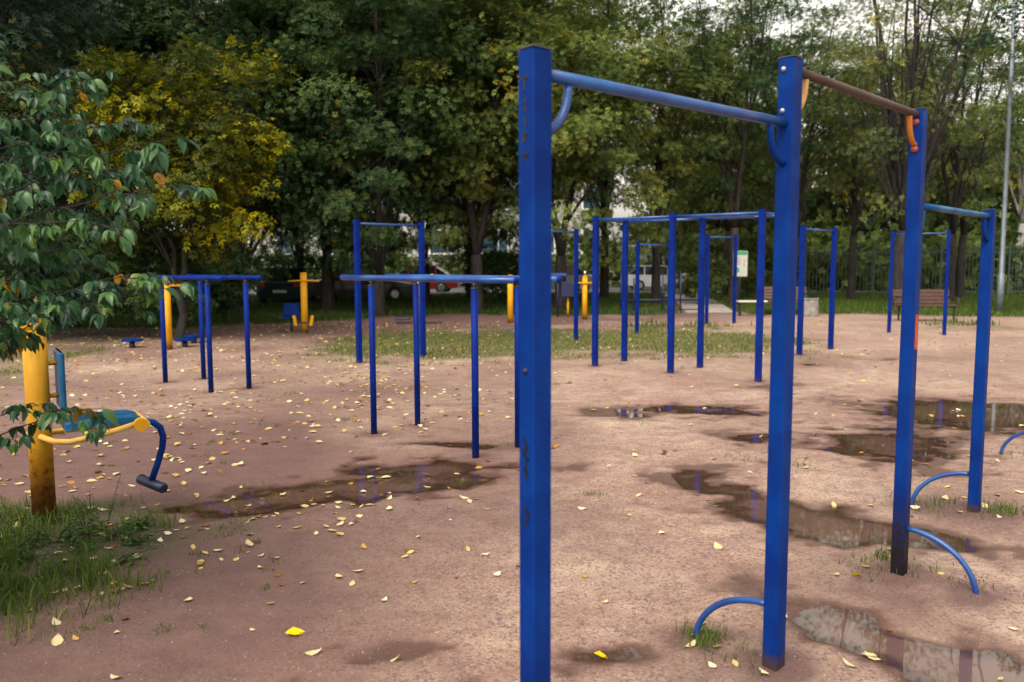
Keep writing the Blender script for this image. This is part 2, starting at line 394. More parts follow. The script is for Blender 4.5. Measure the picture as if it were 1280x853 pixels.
for bx_, by_ in ((1.02, 3.06), (1.96, 4.01), (2.91, 5.02), (-2.87, 4.88), (-1.29, 7.5), (-.3, 6.55), (-.93, 7.91), (.05, 6.95), (-4.63, 10.8), (-3.72, 9.98), (-4.25, 11.15), (-3.35, 10.29), (1.27, 12.42), (2.27, 11.6), (3.28, 10.78), (-2.43, 12.9), (4.9, 13.83), (.77, 3.31), (2.22, 3.75), (2.6, 5.17)):
    damp_shade = damp_shade+1.1*np.exp(-((GX-bx_)**2+(GY-by_)**2)/.12**2)*(.4+1.2*vnoise(GX*14, GY*14, 3))
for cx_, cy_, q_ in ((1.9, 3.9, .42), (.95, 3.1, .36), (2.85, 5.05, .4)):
    damp_shade = damp_shade+.75*np.exp(-(((GX-cx_)**2+(GY-cy_)**2)/q_**2)**1.2)*(.3+1.2*fbm(GX*6, GY*6, 23, 3))
a = me.attributes.new('damp_shade', 'FLOAT', 'POINT'); a.data.foreach_set('value', np.clip(damp_shade, 0, 1).ravel().astype(np.float32))
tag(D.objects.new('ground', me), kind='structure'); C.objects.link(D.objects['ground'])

def watermat():
    t = NT('puddle_water'); fr = t.n('ShaderNodeFresnel'); fr.inputs[0].default_value = 1.45
    nb = t.bump(t.noise(14, 2, .5, t.pos()), .02, .004); t.l(nb, fr.inputs['Normal'])
    da = t.n('ShaderNodeAttribute'); da.attribute_name = 'tint'      # water depth in metres
    grain = t.math('MULTIPLY', t.math('SUBTRACT', t.noise(60, 5, .7, t.pos()), .5), .006)
    dep = t.math('ADD', da.outputs['Fac'], grain)
    tr = t.n('ShaderNodeBsdfTransparent'); tr.inputs[0].default_value = (.95, .90, .86, 1)
    mud = t.n('ShaderNodeBsdfDiffuse'); mud.inputs[0].default_value = (.15, .085, .066, 1)
    gl = t.n('ShaderNodeBsdfGlossy'); gl.inputs['Roughness'].default_value = .02; gl.inputs['Color'].default_value = (1, .98, .96, 1); t.l(nb, gl.inputs['Normal'])
    m0 = t.n('ShaderNodeMixShader'); t.l(t.maprange(dep, .002, .016, 0, .8), m0.inputs[0]); t.l(tr.outputs[0], m0.inputs[1]); t.l(mud.outputs[0], m0.inputs[2])
    mx = t.n('ShaderNodeMixShader'); f = t.math('MULTIPLY', t.math('MULTIPLY', fr.outputs[0], 1.45, True), t.maprange(dep, .0004, .0028))
    t.l(f, mx.inputs[0]); t.l(m0.outputs[0], mx.inputs[1]); t.l(gl.outputs[0], mx.inputs[2])
    t.l(mx.outputs[0], t.out.inputs[0]); return t.m
M['water'] = watermat()
def puddle(x0, x1, y0, y1):
    a, b = np.meshgrid(np.linspace(x0, x1, int((x1-x0)/.04)+2), np.linspace(y0, y1, int((y1-y0)/.04)+2)); q = a.shape[1]
    i = (np.arange(q-1)[None]+np.arange(a.shape[0]-1)[:, None]*q).ravel()
    d = -hgt(a, b).ravel(); F = np.concatenate([np.stack([i, i+1, i+q+1], 1), np.stack([i, i+q+1, i+q], 1)])
    F = F[(d[F] > -.012).any(axis=1)]; used = np.unique(F); remap = np.zeros(len(d), int); remap[used] = np.arange(len(used))
    V = np.stack([a.ravel(), b.ravel(), np.zeros(len(d))], 1)[used]
    o = D.objects.new('puddle', npmesh('puddle', V, remap[F], 'water', d[used], True)); C.objects.link(o); tag(o, kind='structure')
for r in ((-3.0, .1, 4.7, 6.62), (-1.3, .2, 6.63, 7.6), (.95, 2.3, 2.7, 3.95), (1.2, 3.1, 3.96, 6.2), (2.4, 3.65, 6.21, 7.9), (3.66, 7.6, 6.21, 10.3), (1.1, 3.2, 8.0, 9.6), (1.6, 2.39, 6.9, 7.9), (.1, .9, 2.6, 3.6), (3.9, 5.4, 11.9, 13.4)):
    puddle(*r)

# asphalt road, kerb and foot path beyond the trees
m = MB(); m.add([(-70, 40, .03), (90, 40, .03), (90, 52, .03), (-70, 52, .03)], [(0, 1, 2, 3)])
M['asphalt'] = simple('wet_asphalt', (.075, .075, .078), .6, var=.3, scale=3)
tag(m.build('road', 'asphalt'), kind='structure')
m = MB(); m.box((-32, 39.85, .07), (76, .28, .2)); m.box((50, 39.85, .07), (80, .28, .2)); tag(m.build('kerb', 'curb'), kind='structure')
M['path'] = simple('pale_path', (.36, .31, .28), .8, var=.3, scale=3)
m = MB(); pp = [(5.4, 25.2, 6.9, 25.2), (6.0, 29, 7.6, 29), (6.6, 33, 8.4, 33), (7.3, 39.7, 9.4, 39.7)]
vs = []
for a_, b_, c_, d_ in pp: vs += [(a_, b_, .03), (c_, d_, .03)]
m.add(vs, [(0, 1, 3, 2), (2, 3, 5, 4), (4, 5, 7, 6)]); tag(m.build('path', 'path'), kind='structure')
m = MB()
m.add([(9.6, 36.0, .034), (34, 36.4, .034), (34, 38.8, .034), (9.5, 38.4, .034)], [(0, 1, 2, 3)]); tag(m.build('path', 'path'), kind='structure')

# ------------------------------------------------------------------ the stepped pull-up station
P = [Vector((.064, 2.235, 0)), Vector((1.02, 3.06, 0)), Vector((1.96, 4.01, 0)), Vector((2.91, 5.02, 0))]
TOP = [2.160, 2.334, 2.322, 1.908]
BARZ = [2.104, 2.30, 1.872]
ang = math.atan2(.71, .70)
st = empty('pull_up_station', P[1], 'blue square posts joined by three pull-up bars at different heights, nearest the camera', 'pull-up bars')
def L(p): return Vector(p)-P[1]
WP, WA = .062, .07     # across and along the row
mats = ['blue', 'blue', 'blue_rusty', 'blue']
for k, p in enumerate(P):
    d = (P[min(3, k+1)]-P[max(0, k-1)]).normalized(); a = math.atan2(d.y, d.x)
    o = MB().box((0, 0, TOP[k]/2-.03), (WA, WP, TOP[k]+.06), a, .004).build('post', mats[k], st, L(p))
    c = MB().box((0, 0, TOP[k]+.0045), (WA+.001, WP+.001, .004), a).build('post_cap', 'cap', o)
    if k == 2: o['label'] = 'post with rusty dirty foot and a red stripe'
def dirn(a, b): return (b-a).normalized()
BR = .0175
for k in range(3):
    a_, b_ = P[k], P[k+1]; d = dirn(a_, b_); z = Vector((0, 0, BARZ[k]))
    mat = ['blue_bar', 'bare_bar', 'teal'][k]
    p0, p1 = a_+d*WA*.5+z, b_-d*WA*.5+z
    o = MB().tube([L(p0+(p1-p0)*t) for t in (0, .25, .5, .75, 1)], BR, 16).build('pull_up_bar', mat, st)
    if k == 1: o['label'] = 'bare brown bar worn to the metal'
    for e, (q, sg) in enumerate(((p0, 1), (p1, -1))):
        bm_ = [['blue_bar', 'blue'], ['rust_cream', 'rust_orange'], ['teal', 'blue']][k][e]
        r = .125
        c = q+d*sg*.0+Vector((0, 0, -r)); 
        # quarter arc bulging away from the corner: from the bar down to the post
        pts = arc(q+Vector((0, 0, -.02)), d*sg, Vector((0, 0, -1)), .088, r, 0, PI/2, 12)
        pts = [pp_ for pp_ in pts]
        o = MB().tube([L(x) for x in pts], .0125, 12).build('brace', bm_, st)
        if bm_ == 'rust_cream': o['label'] = 'brace with rust and cream flaking paint'
        if bm_ == 'rust_orange': o['label'] = 'rusty orange brace'
# dome bolts
def bolt(p, nrm, r, mat, name='bolt', lab=None):
    q = Vector(p); o = MB().ball(L(q), r, 12).build(name, mat, st)
    if lab: o['label'] = lab
d1 = dirn(P[0], P[1]); n1 = Vector((d1.y, -d1.x, 0))
bolt(P[1]-d1*(WA/2+.001)+Vector((0, 0, 2.295))-n1*.006, 0, .0105, 'steel')
bolt(P[1]-d1*(WA/2+.001)+Vector((0, 0, 2.147))-n1*.006, 0, .0105, 'steel')
d2 = dirn(P[1], P[2]); n2_ = Vector((d2.y, -d2.x, 0))
bolt(P[2]-d2*(WA/2+.004)+Vector((0, 0, 2.262)), 0, .017, 'dark_red', 'bolt_cap', 'round red bolt cap')
bolt(P[2]-d2*(WA/2+.004)+Vector((0, 0, 2.135)), 0, .017, 'dark_red', 'bolt_cap', 'round red bolt cap')
# red stripe on the right face of the third post
o = MB().box(L(P[2]+n2_*(WP/2+.0015)+d2*.002+Vector((0, 0, 1.255))), (.030, .003, .17), math.atan2(d2.y, d2.x)).build('red_stripe', 'red_paint', st)
# marker scribbles on the first post
def scrib(strokes, origin, e, nrm, w=.005):
    for s_ in strokes:
        m = MB()
        pts = [origin + e*x + Vector((0, 0, y)) + nrm*.0012 for x, y in s_]
        for a_, b_ in zip(pts, pts[1:]):
            t = (b_-a_).normalized(); w_ = t.cross(nrm).normalized()*w/2; a2, b2 = a_-t*w*.3, b_+t*w*.3
            m.add([L(a2-w_), L(a2+w_), L(b2+w_), L(b2-w_)], [(0, 1, 2, 3)])
        m.build('marker_stroke', 'ink', st)
fl = P[0]-d1*(WA/2); fr_ = P[0]+n1*(WP/2)
scrib([[(-.016, 0), (.008, .004)], [(-.004, 0), (-.005, -.03)], [(.002, -.055), (-.008, -.07), (.004, -.085)], [(-.004, -.10), (.003, -.125)]], fl+Vector((0, 0, 2.085)), n1, -d1, .009)
scrib([[(-.006, 0), (.008, .0)], [(.008, 0), (-.006, -.006)], [(-.01, .035), (.004, .05), (-.006, .06)]], fl+Vector((0, 0, 1.885)), n1, -d1, .013)
scrib([[(-.01, 0), (.004, -.02), (-.006, -.05), (.008, -.06), (-.004, -.09), (.006, -.12)], [(-.012, -.04), (.008, -.03)], [(.0, -.09), (.008, -.1)], [(-.008, -.2), (.01, -.21), (-.002, -.25)]], fl+Vector((0, 0, 1.12)), n1, -d1, .010)
MB().ball(L(fl+Vector((0, 0, 1.305))), .010, 10, (1, 1, .8)).build('drill_hole_plug', 'black', st)
scrib([[(0, 0), (.002, -.02)], [(.002, -.03), (-.002, -.045)], [(-.012, -.07), (0, -.075)], [(0, -.1), (.003, -.13)]], fr_+Vector((0, 0, 1.29)), d1, n1, .003)
# quarter-round foot braces
def foot(p, dv, mat='blue_bar', r1=.355, r2=.265, parent=st, Lf=L):
    dv = Vector(dv).normalized(); q = p+dv*WP*.5
    pts = arc(q, dv, Vector((0, 0, 1)), r1-WP*.5, r2, PI/2, 0, 18)+[q+dv*(r1-WP*.5)+Vector((0, 0, -.06))]
    return MB().tube([Lf(x) for x in pts], .0135, 12).build('foot_brace', mat, parent)
foot(P[0], (.70, -.71, 0)); foot(P[1], (-.70, .71, 0)); foot(P[2], (.70, -.71, 0)); foot(P[3], (-.8, .5, 0))
p5 = Vector((4.37, 6.37, 0))
s5 = empty('workout_post', p5, 'blue foot brace and post standing at the right edge of the puddled ground', 'workout post')
MB().box((0, 0, .95), (WA, WP, 2.0), ang, .004).build('post', 'blue', s5)
MB().box((0, 0, 1.9545), (WA+.004, WP+.004, .007), ang).build('post_cap', 'cap', s5)
foot(p5, (-.32, .27, 0), parent=s5, r1=.42, Lf=lambda x: Vector(x)-p5)

# ------------------------------------------------------------------ parallel bars
def parallel(name_lab, f0, f1, b0, b1, z, over, rp, rb, ends):
    c = Vector(((f0[0]+b1[0])/2, (f0[1]+b1[1])/2, 0))
    e = empty('parallel_bars', c, name_lab, 'parallel bars')
    for p0, p1 in ((f0, f1), (b0, b1)):
        a_, b_ = Vector((*p0, 0))-c, Vector((*p1, 0))-c; d = (b_-a_).normalized(); zz = Vector((0, 0, z))
        pts = [a_-d*over+zz+(b_-a_+d*2*over)*t for t in (0, .2, .4, .6, .8, 1)]
        br = MB().tube(pts, rb, 16).build('bar', 'blue_bar' if ends == 0 else 'blue_clean', e)
        for q in (pts[0], pts[-1]):
            MB().ball(q, rb*(1.02 if ends == 0 else 1.4), 12).build('end_cap', 'blue_clean', br)
        for q in (a_, b_):
            po = MB().tube([q+Vector((0, 0, -.06)), q+Vector((0, 0, z-rb-.045))], rp, 18).build('leg', 'blue_clean', e)
            mm = MB(); mm.tube([q+Vector((0, 0, z-rb-.0455)), q+Vector((0, 0, z-rb*.5))], rp*.5, 12); mm.tube([q+Vector((0, 0, z-rb-.048)), q+Vector((0, 0, z-rb-.036))], rp*1.06, 14)
            mm.build('collar', 'iron', po)
    return e
parallel('blue tubular parallel bars standing on wet clay behind the nearest square post', (-1.29, 7.5), (-.30, 6.55), (-.93, 7.91), (.05, 6.95), 1.463, .46, .029, .0265, 0)
parallel('blue parallel bars with ball ends at left, beneath the yellow leaves', (-4.63, 10.8), (-3.72, 9.98), (-4.25, 11.15), (-3.35, 10.29), 1.42, .33, .032, .027, 1)

# ------------------------------------------------------------------ simple high bars and the ladder
def highbar(a_, b_, H, label, rp=.038, scribb=False):
    a_, b_ = Vector((*a_, 0)), Vector((*b_, 0)); c = a_
    e = empty('high_bar', c, label, 'pull-up bar', 'single pull-up bars on two posts')
    d = (b_-a_); 
    for q in (a_, b_):
        aa = math.atan2(d.y, d.x)
        po = MB().box(q-c+Vector((0, 0, H/2-.03)), (rp*1.9, rp*1.9, H+.06), aa, .006).build('post', 'blue_clean', e)
        MB().box(q-c+Vector((0, 0, H+.003)), (rp*1.98, rp*1.98, .006), aa).build('post_cap', 'blue_clean', po)
    z = Vector((0, 0, H-.055)); MB().tube([a_-c+z, (a_+b_)/2-c+z, b_-c+z], .017, 12).build('bar', 'blue_bar', e)
highbar((-2.43, 12.9), (-1.51, 13.76), 2.27, 'blue two-post pull-up bar rising behind the near parallel bars', .042)
highbar((.45, 15.8), (1.31, 16.66), 2.26, 'blue two-post pull-up bar half hidden behind the nearest square post')
highbar((2.78, 18.11), (3.65, 18.9), 2.04, 'lowest blue two-post pull-up bar seen through the ladder posts')
highbar((4.98, 20.84), (5.75, 21.08), 2.28, 'farthest blue two-post pull-up bar in front of the information board')
highbar((4.9, 13.83), (5.77, 14.7), 2.2, 'blue two-post pull-up bar just right of the second square post', .042)
highbar((8.40, 18.12), (9.30, 17.49), 2.25, 'blue two-post pull-up bar in front of the brown bench')

A = [Vector((1.27, 12.42, 0)), Vector((2.27, 11.60, 0)), Vector((3.28, 10.78, 0))]
B = [Vector((1.80, 13.01, 0)), Vector((2.83, 12.20, 0)), Vector((3.86, 11.40, 0))]
e = empty('monkey_bars', A[1], 'blue overhead ladder on six posts in the middle of the ground', 'monkey bars')
zl = Vector((0, 0, 2.235))
for q in A+B:
    a0 = math.atan2(-.63, .78); H = 2.28
    po = MB().box(q-A[1]+Vector((0, 0, H/2-.03)), (.078, .078, H+.06), a0, .006).build('post', 'blue_clean', e)
    MB().box(q-A[1]+Vector((0, 0, H+.003)), (.082, .082, .006), a0).build('post_cap', 'blue_clean', po)
for R_ in (A, B):
    for k in range(2): MB().tube([R_[k]-A[1]+zl, (R_[k]+R_[k+1])/2-A[1]+zl, R_[k+1]-A[1]+zl], .02, 12).build('rail', 'blue_bar', e)
MB().tube([A[0]-A[1]+zl, B[0]-A[1]+zl], .018, 10).build('rung', 'blue_bar', e)
for k in range(6):
    t = (k+.0)/5; q0 = A[1].lerp(A[2], t); q1 = B[1].lerp(B[2], t)
    MB().tube([q0-A[1]+zl, q1-A[1]+zl], .015, 10).build('rung', 'blue_bar', e)

# ------------------------------------------------------------------ yellow exercise machines
lp = Vector((-2.87, 4.88, 0))
e = empty('leg_press_machine', lp, 'yellow post with blue seat and blue foot lever in the grass at left', 'exercise machine', rz=math.radians(34))
MB().tube([(0, 0, -.06), (0, 0, .6), (0, 0, 1.215)], .066, 28).build('post', 'yellow_rusty', e)
m = MB(); m.tube([(0, 0, 1.2155), (0, 0, 1.222), (0, 0, 1.262), (0, 0, 1.272)], [.069, .071, .071, .058], 28); m.build('post_cap', 'yellow', e)
# backrest: a blue shell held close to the post
bk = MB().box((.125, .0, .895), (.030, .34, .36), None, .012).build('backrest', 'teal', e)
for z_ in (1.0, .8): MB().tube([(.05, 0, z_), (.112, 0, z_)], .014, 10).build('backrest_bracket', 'yellow', bk)
m = MB()   # seat: thick shell with turned-down rim
so = [(.15, .0), (.17, .03), (.40, .045), (.52, .035), (.565, .01)]
pr = [(-.13, -.04), (-.13, .0), (-.118, .014), (0, .006), (.118, .014), (.13, .0), (.13, -.04), (0, -.046)]
vs = []; 
for i_, (x_, h_) in enumerate([(.13, -.006), (.16, .004), (.34, .010), (.50, .008), (.55, -.008)]):
    w_ = [.86, 1, 1, .95, .8][i_]
    vs += [(x_, y_*w_, .632+z_+h_) for y_, z_ in pr]
fs = [tuple(range(7, -1, -1)), tuple(range(32, 40))]
for i_ in range(4):
    for k in range(8): j = (k+1) % 8; fs.append((i_*8+k, i_*8+j, i_*8+8+j, i_*8+8+k))
m.add(vs, fs); se = m.build('seat', 'teal', e)
MB().box((.30, 0, .584), (.34, .045, .04), None, .006).build('seat_beam', 'yellow_worn', e)
m = MB()
for sy in (-1,):
    m.tube([(.0, sy*.06, .565), (.06, sy*.15, .545), (.14, sy*.20, .54), (.27, sy*.20, .557), (.38, sy*.19, .575), (.50, sy*.17, .600)], .0175, 14)
m.build('side_tube', 'yellow_worn', e)
m = MB(); m.tube([(.0, .06, .565), (.06, .15, .545), (.14, .20, .54), (.27, .20, .557), (.38, .19, .575), (.50, .17, .600)], .0175, 14); m.build('side_tube', 'yellow_worn', e)
m = MB(); m.tube([(.56, -.20, .60), (.56, .20, .60)], .03, 18); m.build('pivot', 'yellow_worn', e)
m = MB(); m.tube([(.535, -.21, .60), (.535, -.165, .60)], .04, 18); m.tube([(.50, -.17, .60), (.545, -.17, .60)], .022, 12); m.build('pivot_collar', 'yellow', e)
lv = MB().tube([(.575, -.1, .60), (.625, -.1, .588), (.665, -.1, .55), (.68, -.1, .49), (.672, -.1, .42), (.64, -.1, .32), (.60, -.1, .215)], [.021]*7, 14).build('foot_lever', 'blue', e)
MB().tube([(.655, -.195, .172), (.652, -.187, .174), (.60, -.09, .19), (.552, .01, .206), (.55, .018, .207)], [.026, .033, .033, .033, .026], 20).build('foot_roller', 'roller', lv)

def machine(name, label, loc, H, r, cat='exercise machine', mat='yellow'):
    e = empty(name, loc, label, cat)
    MB().tube([(0, 0, -.05), (0, 0, H*.5), (0, 0, H)], r, 18).build('post', mat, e)
    m = MB(); m.tube([(0, 0, H+.0005), (0, 0, H+.02), (0, 0, H+.035)], [r*1.05, r*1.05, r*.7], 18); m.build('post_cap', mat, e); return e
e = machine('waist_twister', 'yellow post with side handle and three low blue discs, left of the distance', (-6.36, 15.04, 0), 1.25, .07)
MB().tube([(0, 0, 1.20), (.4, 0, 1.20), (.44, 0, 1.2)], [.026, .024, .01], 12).build('handle', 'yellow', e)
for dx, dy in ((-.84, .35), (.12, .45), (.0, 1.2)):
    dd = MB().tube([(dx, dy, .135), (dx, dy, .15), (dx, dy, .17), (dx, dy, .176)], [.17, .19, .19, .17], 22).build('turning_disc', 'blue', e)
    MB().tube([(dx, dy, -.03), (dx, dy, .134)], [.06, .05], 12).build('pedestal', 'dark_blue', dd)
e = machine('chest_press', 'yellow post with thin arms, two foot pads and a blue seat at its left', (-4.73, 18.58, 0), 1.35, .075, mat='yellow')
MB().tube([(-.35, 0, 1.19), (.0, -.09, 1.21), (.36, 0, 1.19)], .017, 10).build('handlebar', 'yellow', e)
for sx in (-1, 1): MB().box((sx*.19, -.12, .30), (.07, .05, .24), Matrix.Rotation(sx*.18, 3, 'Y'), .008).build('foot_pad', 'yellow', e)
MB().box((0, -.12, .26), (.36, .03, .03)).build('foot_axle', 'iron', e)
ss = MB().box((-.42, .45, .52), (.36, .05, .30), Matrix.Rotation(-.15, 3, 'X'), .015).build('seat_back', 'blue', e)
MB().box((-.42, .30, .35), (.36, .32, .04), None, .012).build('seat', 'blue', e)
m = MB(); m.tube([(-.42, .4, -.03), (-.42, .4, .33)], .03, 10); m.tube([(-.42, .4, .3), (0, 0, .3)], .022, 10); m.build('seat_support', 'iron', e)
e = machine('air_walker', 'plain yellow post seen under the bar end beside the nearest square post', (-.04, 21.32, 0), 1.24, .075)
MB().tube([(-.3, 0, 1.2), (.3, 0, 1.2)], .017, 10).build('handlebar', 'yellow', e)
e = machine('cross_handle_machine', 'yellow post with a short cross handle under the trees, centre', (2.03, 22.72, 0), 1.19, .072)
MB().tube([(-.32, -.08, 1.03), (0, -.09, 1.03), (.34, -.08, 1.03)], .02, 10).build('handlebar', 'yellow', e)
MB().tube([(0, 0, 1.226), (0, 0, 1.36)], .035, 10).build('top_pin', 'steel', e)
e = empty('shoulder_press', (1.63, 23.7, 0), 'dark blue seat box on a thin yellow post under the trees', 'exercise machine')
MB().tube([(0, 0, -.03), (0, 0, .6)], .03, 12).build('post', 'yellow', e)
MB().box((0, 0, .82), (.44, .3, .44), None, .02).build('seat_box', 'dark_blue', e)
MB().box((-.3, -.1, 1.24), (.5, .3, .09), None, .02).build('top_board', 'blue_bar', e)
MB().tube([(-.3, 0, -.02), (-.3, -.05, 1.2)], .03, 10).build('frame_tube', 'dark_blue', e)
e = empty('elliptical_trainer', (-2.42, 21.2, 0), 'thin brown post with curved yellow handlebars behind the near parallel bars', 'exercise machine')
MB().tube([(0, 0, -.03), (0, 0, 1.22)], .035, 12).build('post', 'rust_orange', e)
MB().tube([(-.7, 0, 1.29), (-.35, 0, 1.24), (-.05, 0, 1.2), (.15, 0, 1.22), (.38, 0, 1.3)], .022, 10).build('handlebar', 'yellow', e)
MB().box((-.42, 0, .14), (.38, .16, .05), None, .012).build('pedal', 'dark_blue', e)
MB().box((0, 0, .04), (1.2, .06, .06)).build('base_beam', 'iron', e)

# dark blue rail frame
e = empty('railing', (4.6, 25.5, 0), 'low dark blue railing with tall thin posts beside the path', 'railing')
MB().tube([(-1.35, 0, .42), (1.35, 0, .42)], .028, 10).build('top_rail', 'dark_blue', e)
MB().tube([(-1.35, 0, .12), (1.35, 0, .12)], .018, 10).build('low_rail', 'dark_blue', e)
for x_, h_ in ((-1.2, 1.35), (-.8, 1.1), (.1, 1.25), (.66, 1.3), (1.28, .42)): MB().tube([(x_, -.04, -.03), (x_, -.04, h_)], .026, 10).build('post', 'dark_blue', e)

# ------------------------------------------------------------------ benches, bin, board, lamp
def bench(loc, rz, label, w=1.5):
    e = empty('bench', loc, label, 'bench', rz=rz)
    m = MB()
    for k in range(4): m.box((0, -.20+k*.13, .44), (w, .11, .035), None, .006)
    m.build('seat', 'wood', e)
    m = MB()
    for k in range(4): m.box((0, .28+k*.02, .52+k*.095), (w, .03, .085), Matrix.Rotation(-.2, 3, 'X'), .006)
    m.build('backrest', 'wood', e)
    for sx in (-1, 1):
        x = sx*(w/2-.12); m = MB()
        m.box((x, -.18, .2), (.04, .04, .44)); m.box((x, .22, .2), (.04, .04, .44)); m.box((x, .02, .405), (.04, .44, .03)); m.build('leg', 'iron', e)
        MB().tube([(x*1.12, -.22, .42), (x*1.12, -.22, .62), (x*1.12, .0, .66), (x*1.12, .27, .64)], .018, 8).build('armrest', 'iron', e)
bench((10.94, 21.5, 0), .0, 'brown slatted bench facing the clay, framed by the farthest right pull-up bar')
bench((8.05, 24.3, 0), -.25, 'brown bench mostly hidden by the second square post, left of the concrete bin', 1.4)
e = empty('backless_bench', (7.05, 24.0, 0), 'small pale-topped low bench left of the half hidden brown bench', 'bench')
MB().box((0, 0, .44), (.86, .28, .05), None, .01).build('seat', 'pale_wood', e)
for sx in (-1, 1): MB().box((sx*.34, 0, .2), (.035, .22, .42)).build('leg', 'iron', e)
e = empty('litter_bin', (8.69, 23.8, 0), 'squat pale concrete litter bin at the lawn edge', 'bin')
MB().tube([(0, 0, -.02), (0, 0, .06), (0, 0, .44), (0, 0, .5)], [.24, .25, .25, .24], 22).build('body', 'concrete', e)
m = MB(); m.tube([(0, 0, .5), (0, 0, .54)], [.26, .25], 22); m.build('rim', 'concrete', e); MB().tube([(0, 0, .541), (0, 0, .545)], .19, 18).build('opening', 'black', e)
e = empty('information_board', (7.70, 27.6, 0), 'white park information board with a green header in front of a dark trunk', 'sign')
MB().tube([(0, .04, -.05), (0, .04, 2.0)], .03, 10).build('post', 'iron', e)
pnl = MB().box((0, 0, 1.53), (.48, .03, .86), None, .01).build('panel', 'white', e)
MB().box((0, -.0185, 1.89), (.44, .004, .12)).build('header', 'green', pnl)
m = MB(); pt = arc((-.12, -.0185, 1.32), (1, 0, 0), (0, 0, 1), .10, .09, 0, 2*PI, 14); m.add([(-.12, -.0185, 1.32)]+[tuple(x) for x in pt], [(0, i_+1, i_+2) for i_ in range(14)]); m.build('green_drawing', 'green', pnl)
m = MB(); m.tube([(.1, -.019, 1.7), (.15, -.019, 1.62), (.09, -.019, 1.54), (.14, -.019, 1.45)], .012, 6); m.build('orange_drawing', 'orange', pnl)
m = MB()
for k in range(5): m.box((-.1, -.0185, 1.74-k*.055), (.20-.03*(k % 2), .003, .012))
m.build('text_lines', 'iron', pnl)
e = empty('lamp_post', (14.71, 24.6, 0), 'tall grey metal lamp post on the lawn at the right edge', 'lamp post')
MB().tube([(0, 0, -.05), (0, 0, 1.2), (0, 0, 1.22), (-.02, 0, 5), (-.05, 0, 11)], [.10, .095, .07, .06, .045], 18).build('pole', 'galv', e)
MB().tube([(-.05, 0, 11), (-.05, -.3, 11.5), (-.05, -1.4, 11.7)], .035, 10).build('arm', 'galv', e)
MB().box((-.05, -1.65, 11.68), (.28, .6, .12), None, .03).build('lamp_head', 'galv', e)
# vertical bar fence far right
e = empty('metal_fence', (24, 36.2, 0), 'tall thin-barred green-grey fence behind the lawn at right', 'fence')
m = MB()
for k in range(150): m.box((-11+k*.16, 0, 1.15), (.022, .022, 2.2))
m.build('bars', 'fence', e)
for z_ in (.25, 2.0): MB().box((1, .03, z_), (24, .03, .05)).build('rail', 'fence', e)
for k in range(9): MB().box((-11+k*3, .06, 1.2), (.07, .07, 2.5)).build('post', 'fence', e)

# ------------------------------------------------------------------ cars
def loft(m, prof, W, inset=.93, t=.10):
    n = len(prof); cx = sum(p[0] for p in prof)/n; cz = sum(p[1] for p in prof)/n; vs = []
    for y, s in ((-W, inset), (-W+t, 1), (W-t, 1), (W, inset)):
        vs += [(cx+(x-cx)*(1-(1-s)*.3), y, cz+(z-cz)*s) for x, z in prof]
    fs = [tuple(range(n)), tuple(range(4*n-1, 3*n-1, -1))]
    for r in range(3):
        for k in range(n): j = (k+1) % n; fs.append((r*n+k, (r+1)*n+k, (r+1)*n+j, r*n+j))
    m.add(vs, fs)
def car(loc, rz, mat, label, hatch=False, sc=1.0, name='parked_car'):
    e = empty(name, loc, label, 'car', 'cars parked beyond the trees', rz); e.scale = (sc,)*3
    low = [(-2.15, .28), (-1.0, .22), (1.0, .22), (2.15, .28), (2.2, .55), (2.05, .74), (1.1, .90), (-1.45 if not hatch else -2.0, .95), (-2.12, .88), (-2.2, .6)]
    m = MB(); loft(m, low, .86); m.build('body', mat, e)
    top = [(1.05, .905), (.35, 1.36), (-.2, 1.43), (-1.0, 1.40), (-1.65, .955)] if not hatch else [(1.05, .905), (.4, 1.40), (-.2, 1.48), (-1.5, 1.44), (-2.02, .955)]
    m = MB(); loft(m, top, .74, .9, .12); m.build('windows', 'car_glass', e)
    rf = [(.3, 1.41), (-.2, 1.475), (-1.0, 1.44), (-1.0, 1.40), (-.2, 1.435), (.35, 1.37)] if not hatch else [(.35, 1.45), (-.2, 1.52), (-1.5, 1.48), (-1.5, 1.44), (-.2, 1.48), (.4, 1.41)]
    m = MB(); loft(m, rf[::-1], .70, 1, .1); m.build('roof', mat, e)
    m = MB()
    for x in (.36, -.35, -1.05):
        for sy in (-1, 1): m.box((x, sy*.725, 1.17), (.06, .05, .5), Matrix.Rotation(sy*-.0, 3, 'X'))
    m.build('pillars', mat, e)
    for x in (1.35, -1.35):
        for sy in (-1, 1):
            w = MB().tube([(x, sy*.66, .31), (x, sy*.68, .31), (x, sy*.86, .31), (x, sy*.88, .31)], [.28, .31, .31, .28], 22).build('wheel', 'black', e)
            MB().tube([(x, sy*.882, .31), (x, sy*.895, .31)], [.19, .16], 16).build('rim', 'steel', w)
    for sy in (-1, 1):
        MB().box((2.12, sy*.6, .66), (.14, .34, .13), None, .02).build('headlight', 'lamp_clear', e)
        MB().box((-2.13, sy*.66, .78), (.12, .28, .18), None, .02).build('tail_light', 'lamp_red', e)
        MB().box((.85, sy*.95, .98), (.12, .16, .12), None, .03).build('wing_mirror', mat, e)
    MB().box((-2.215, 0, .55), (.02, .5, .11)).build('number_plate', 'plate', e); MB().box((2.215, 0, .45), (.02, .5, .11)).build('number_plate', 'plate', e)
car((-8.9, 32.6, 0), PI/2+.12, 'car_teal', 'dark teal car seen from behind, between trunks at left')
car((-6.3, 34.6, 0), .12, 'car_black', 'black car side-on behind the near parallel bars')
car((-4.9, 42.6, .03), PI-.05, 'car_red', 'red car behind the trees above the near parallel bars')
car((2.2, 41.6, .03), PI, 'car_silver', 'silver car behind the cross handle post')
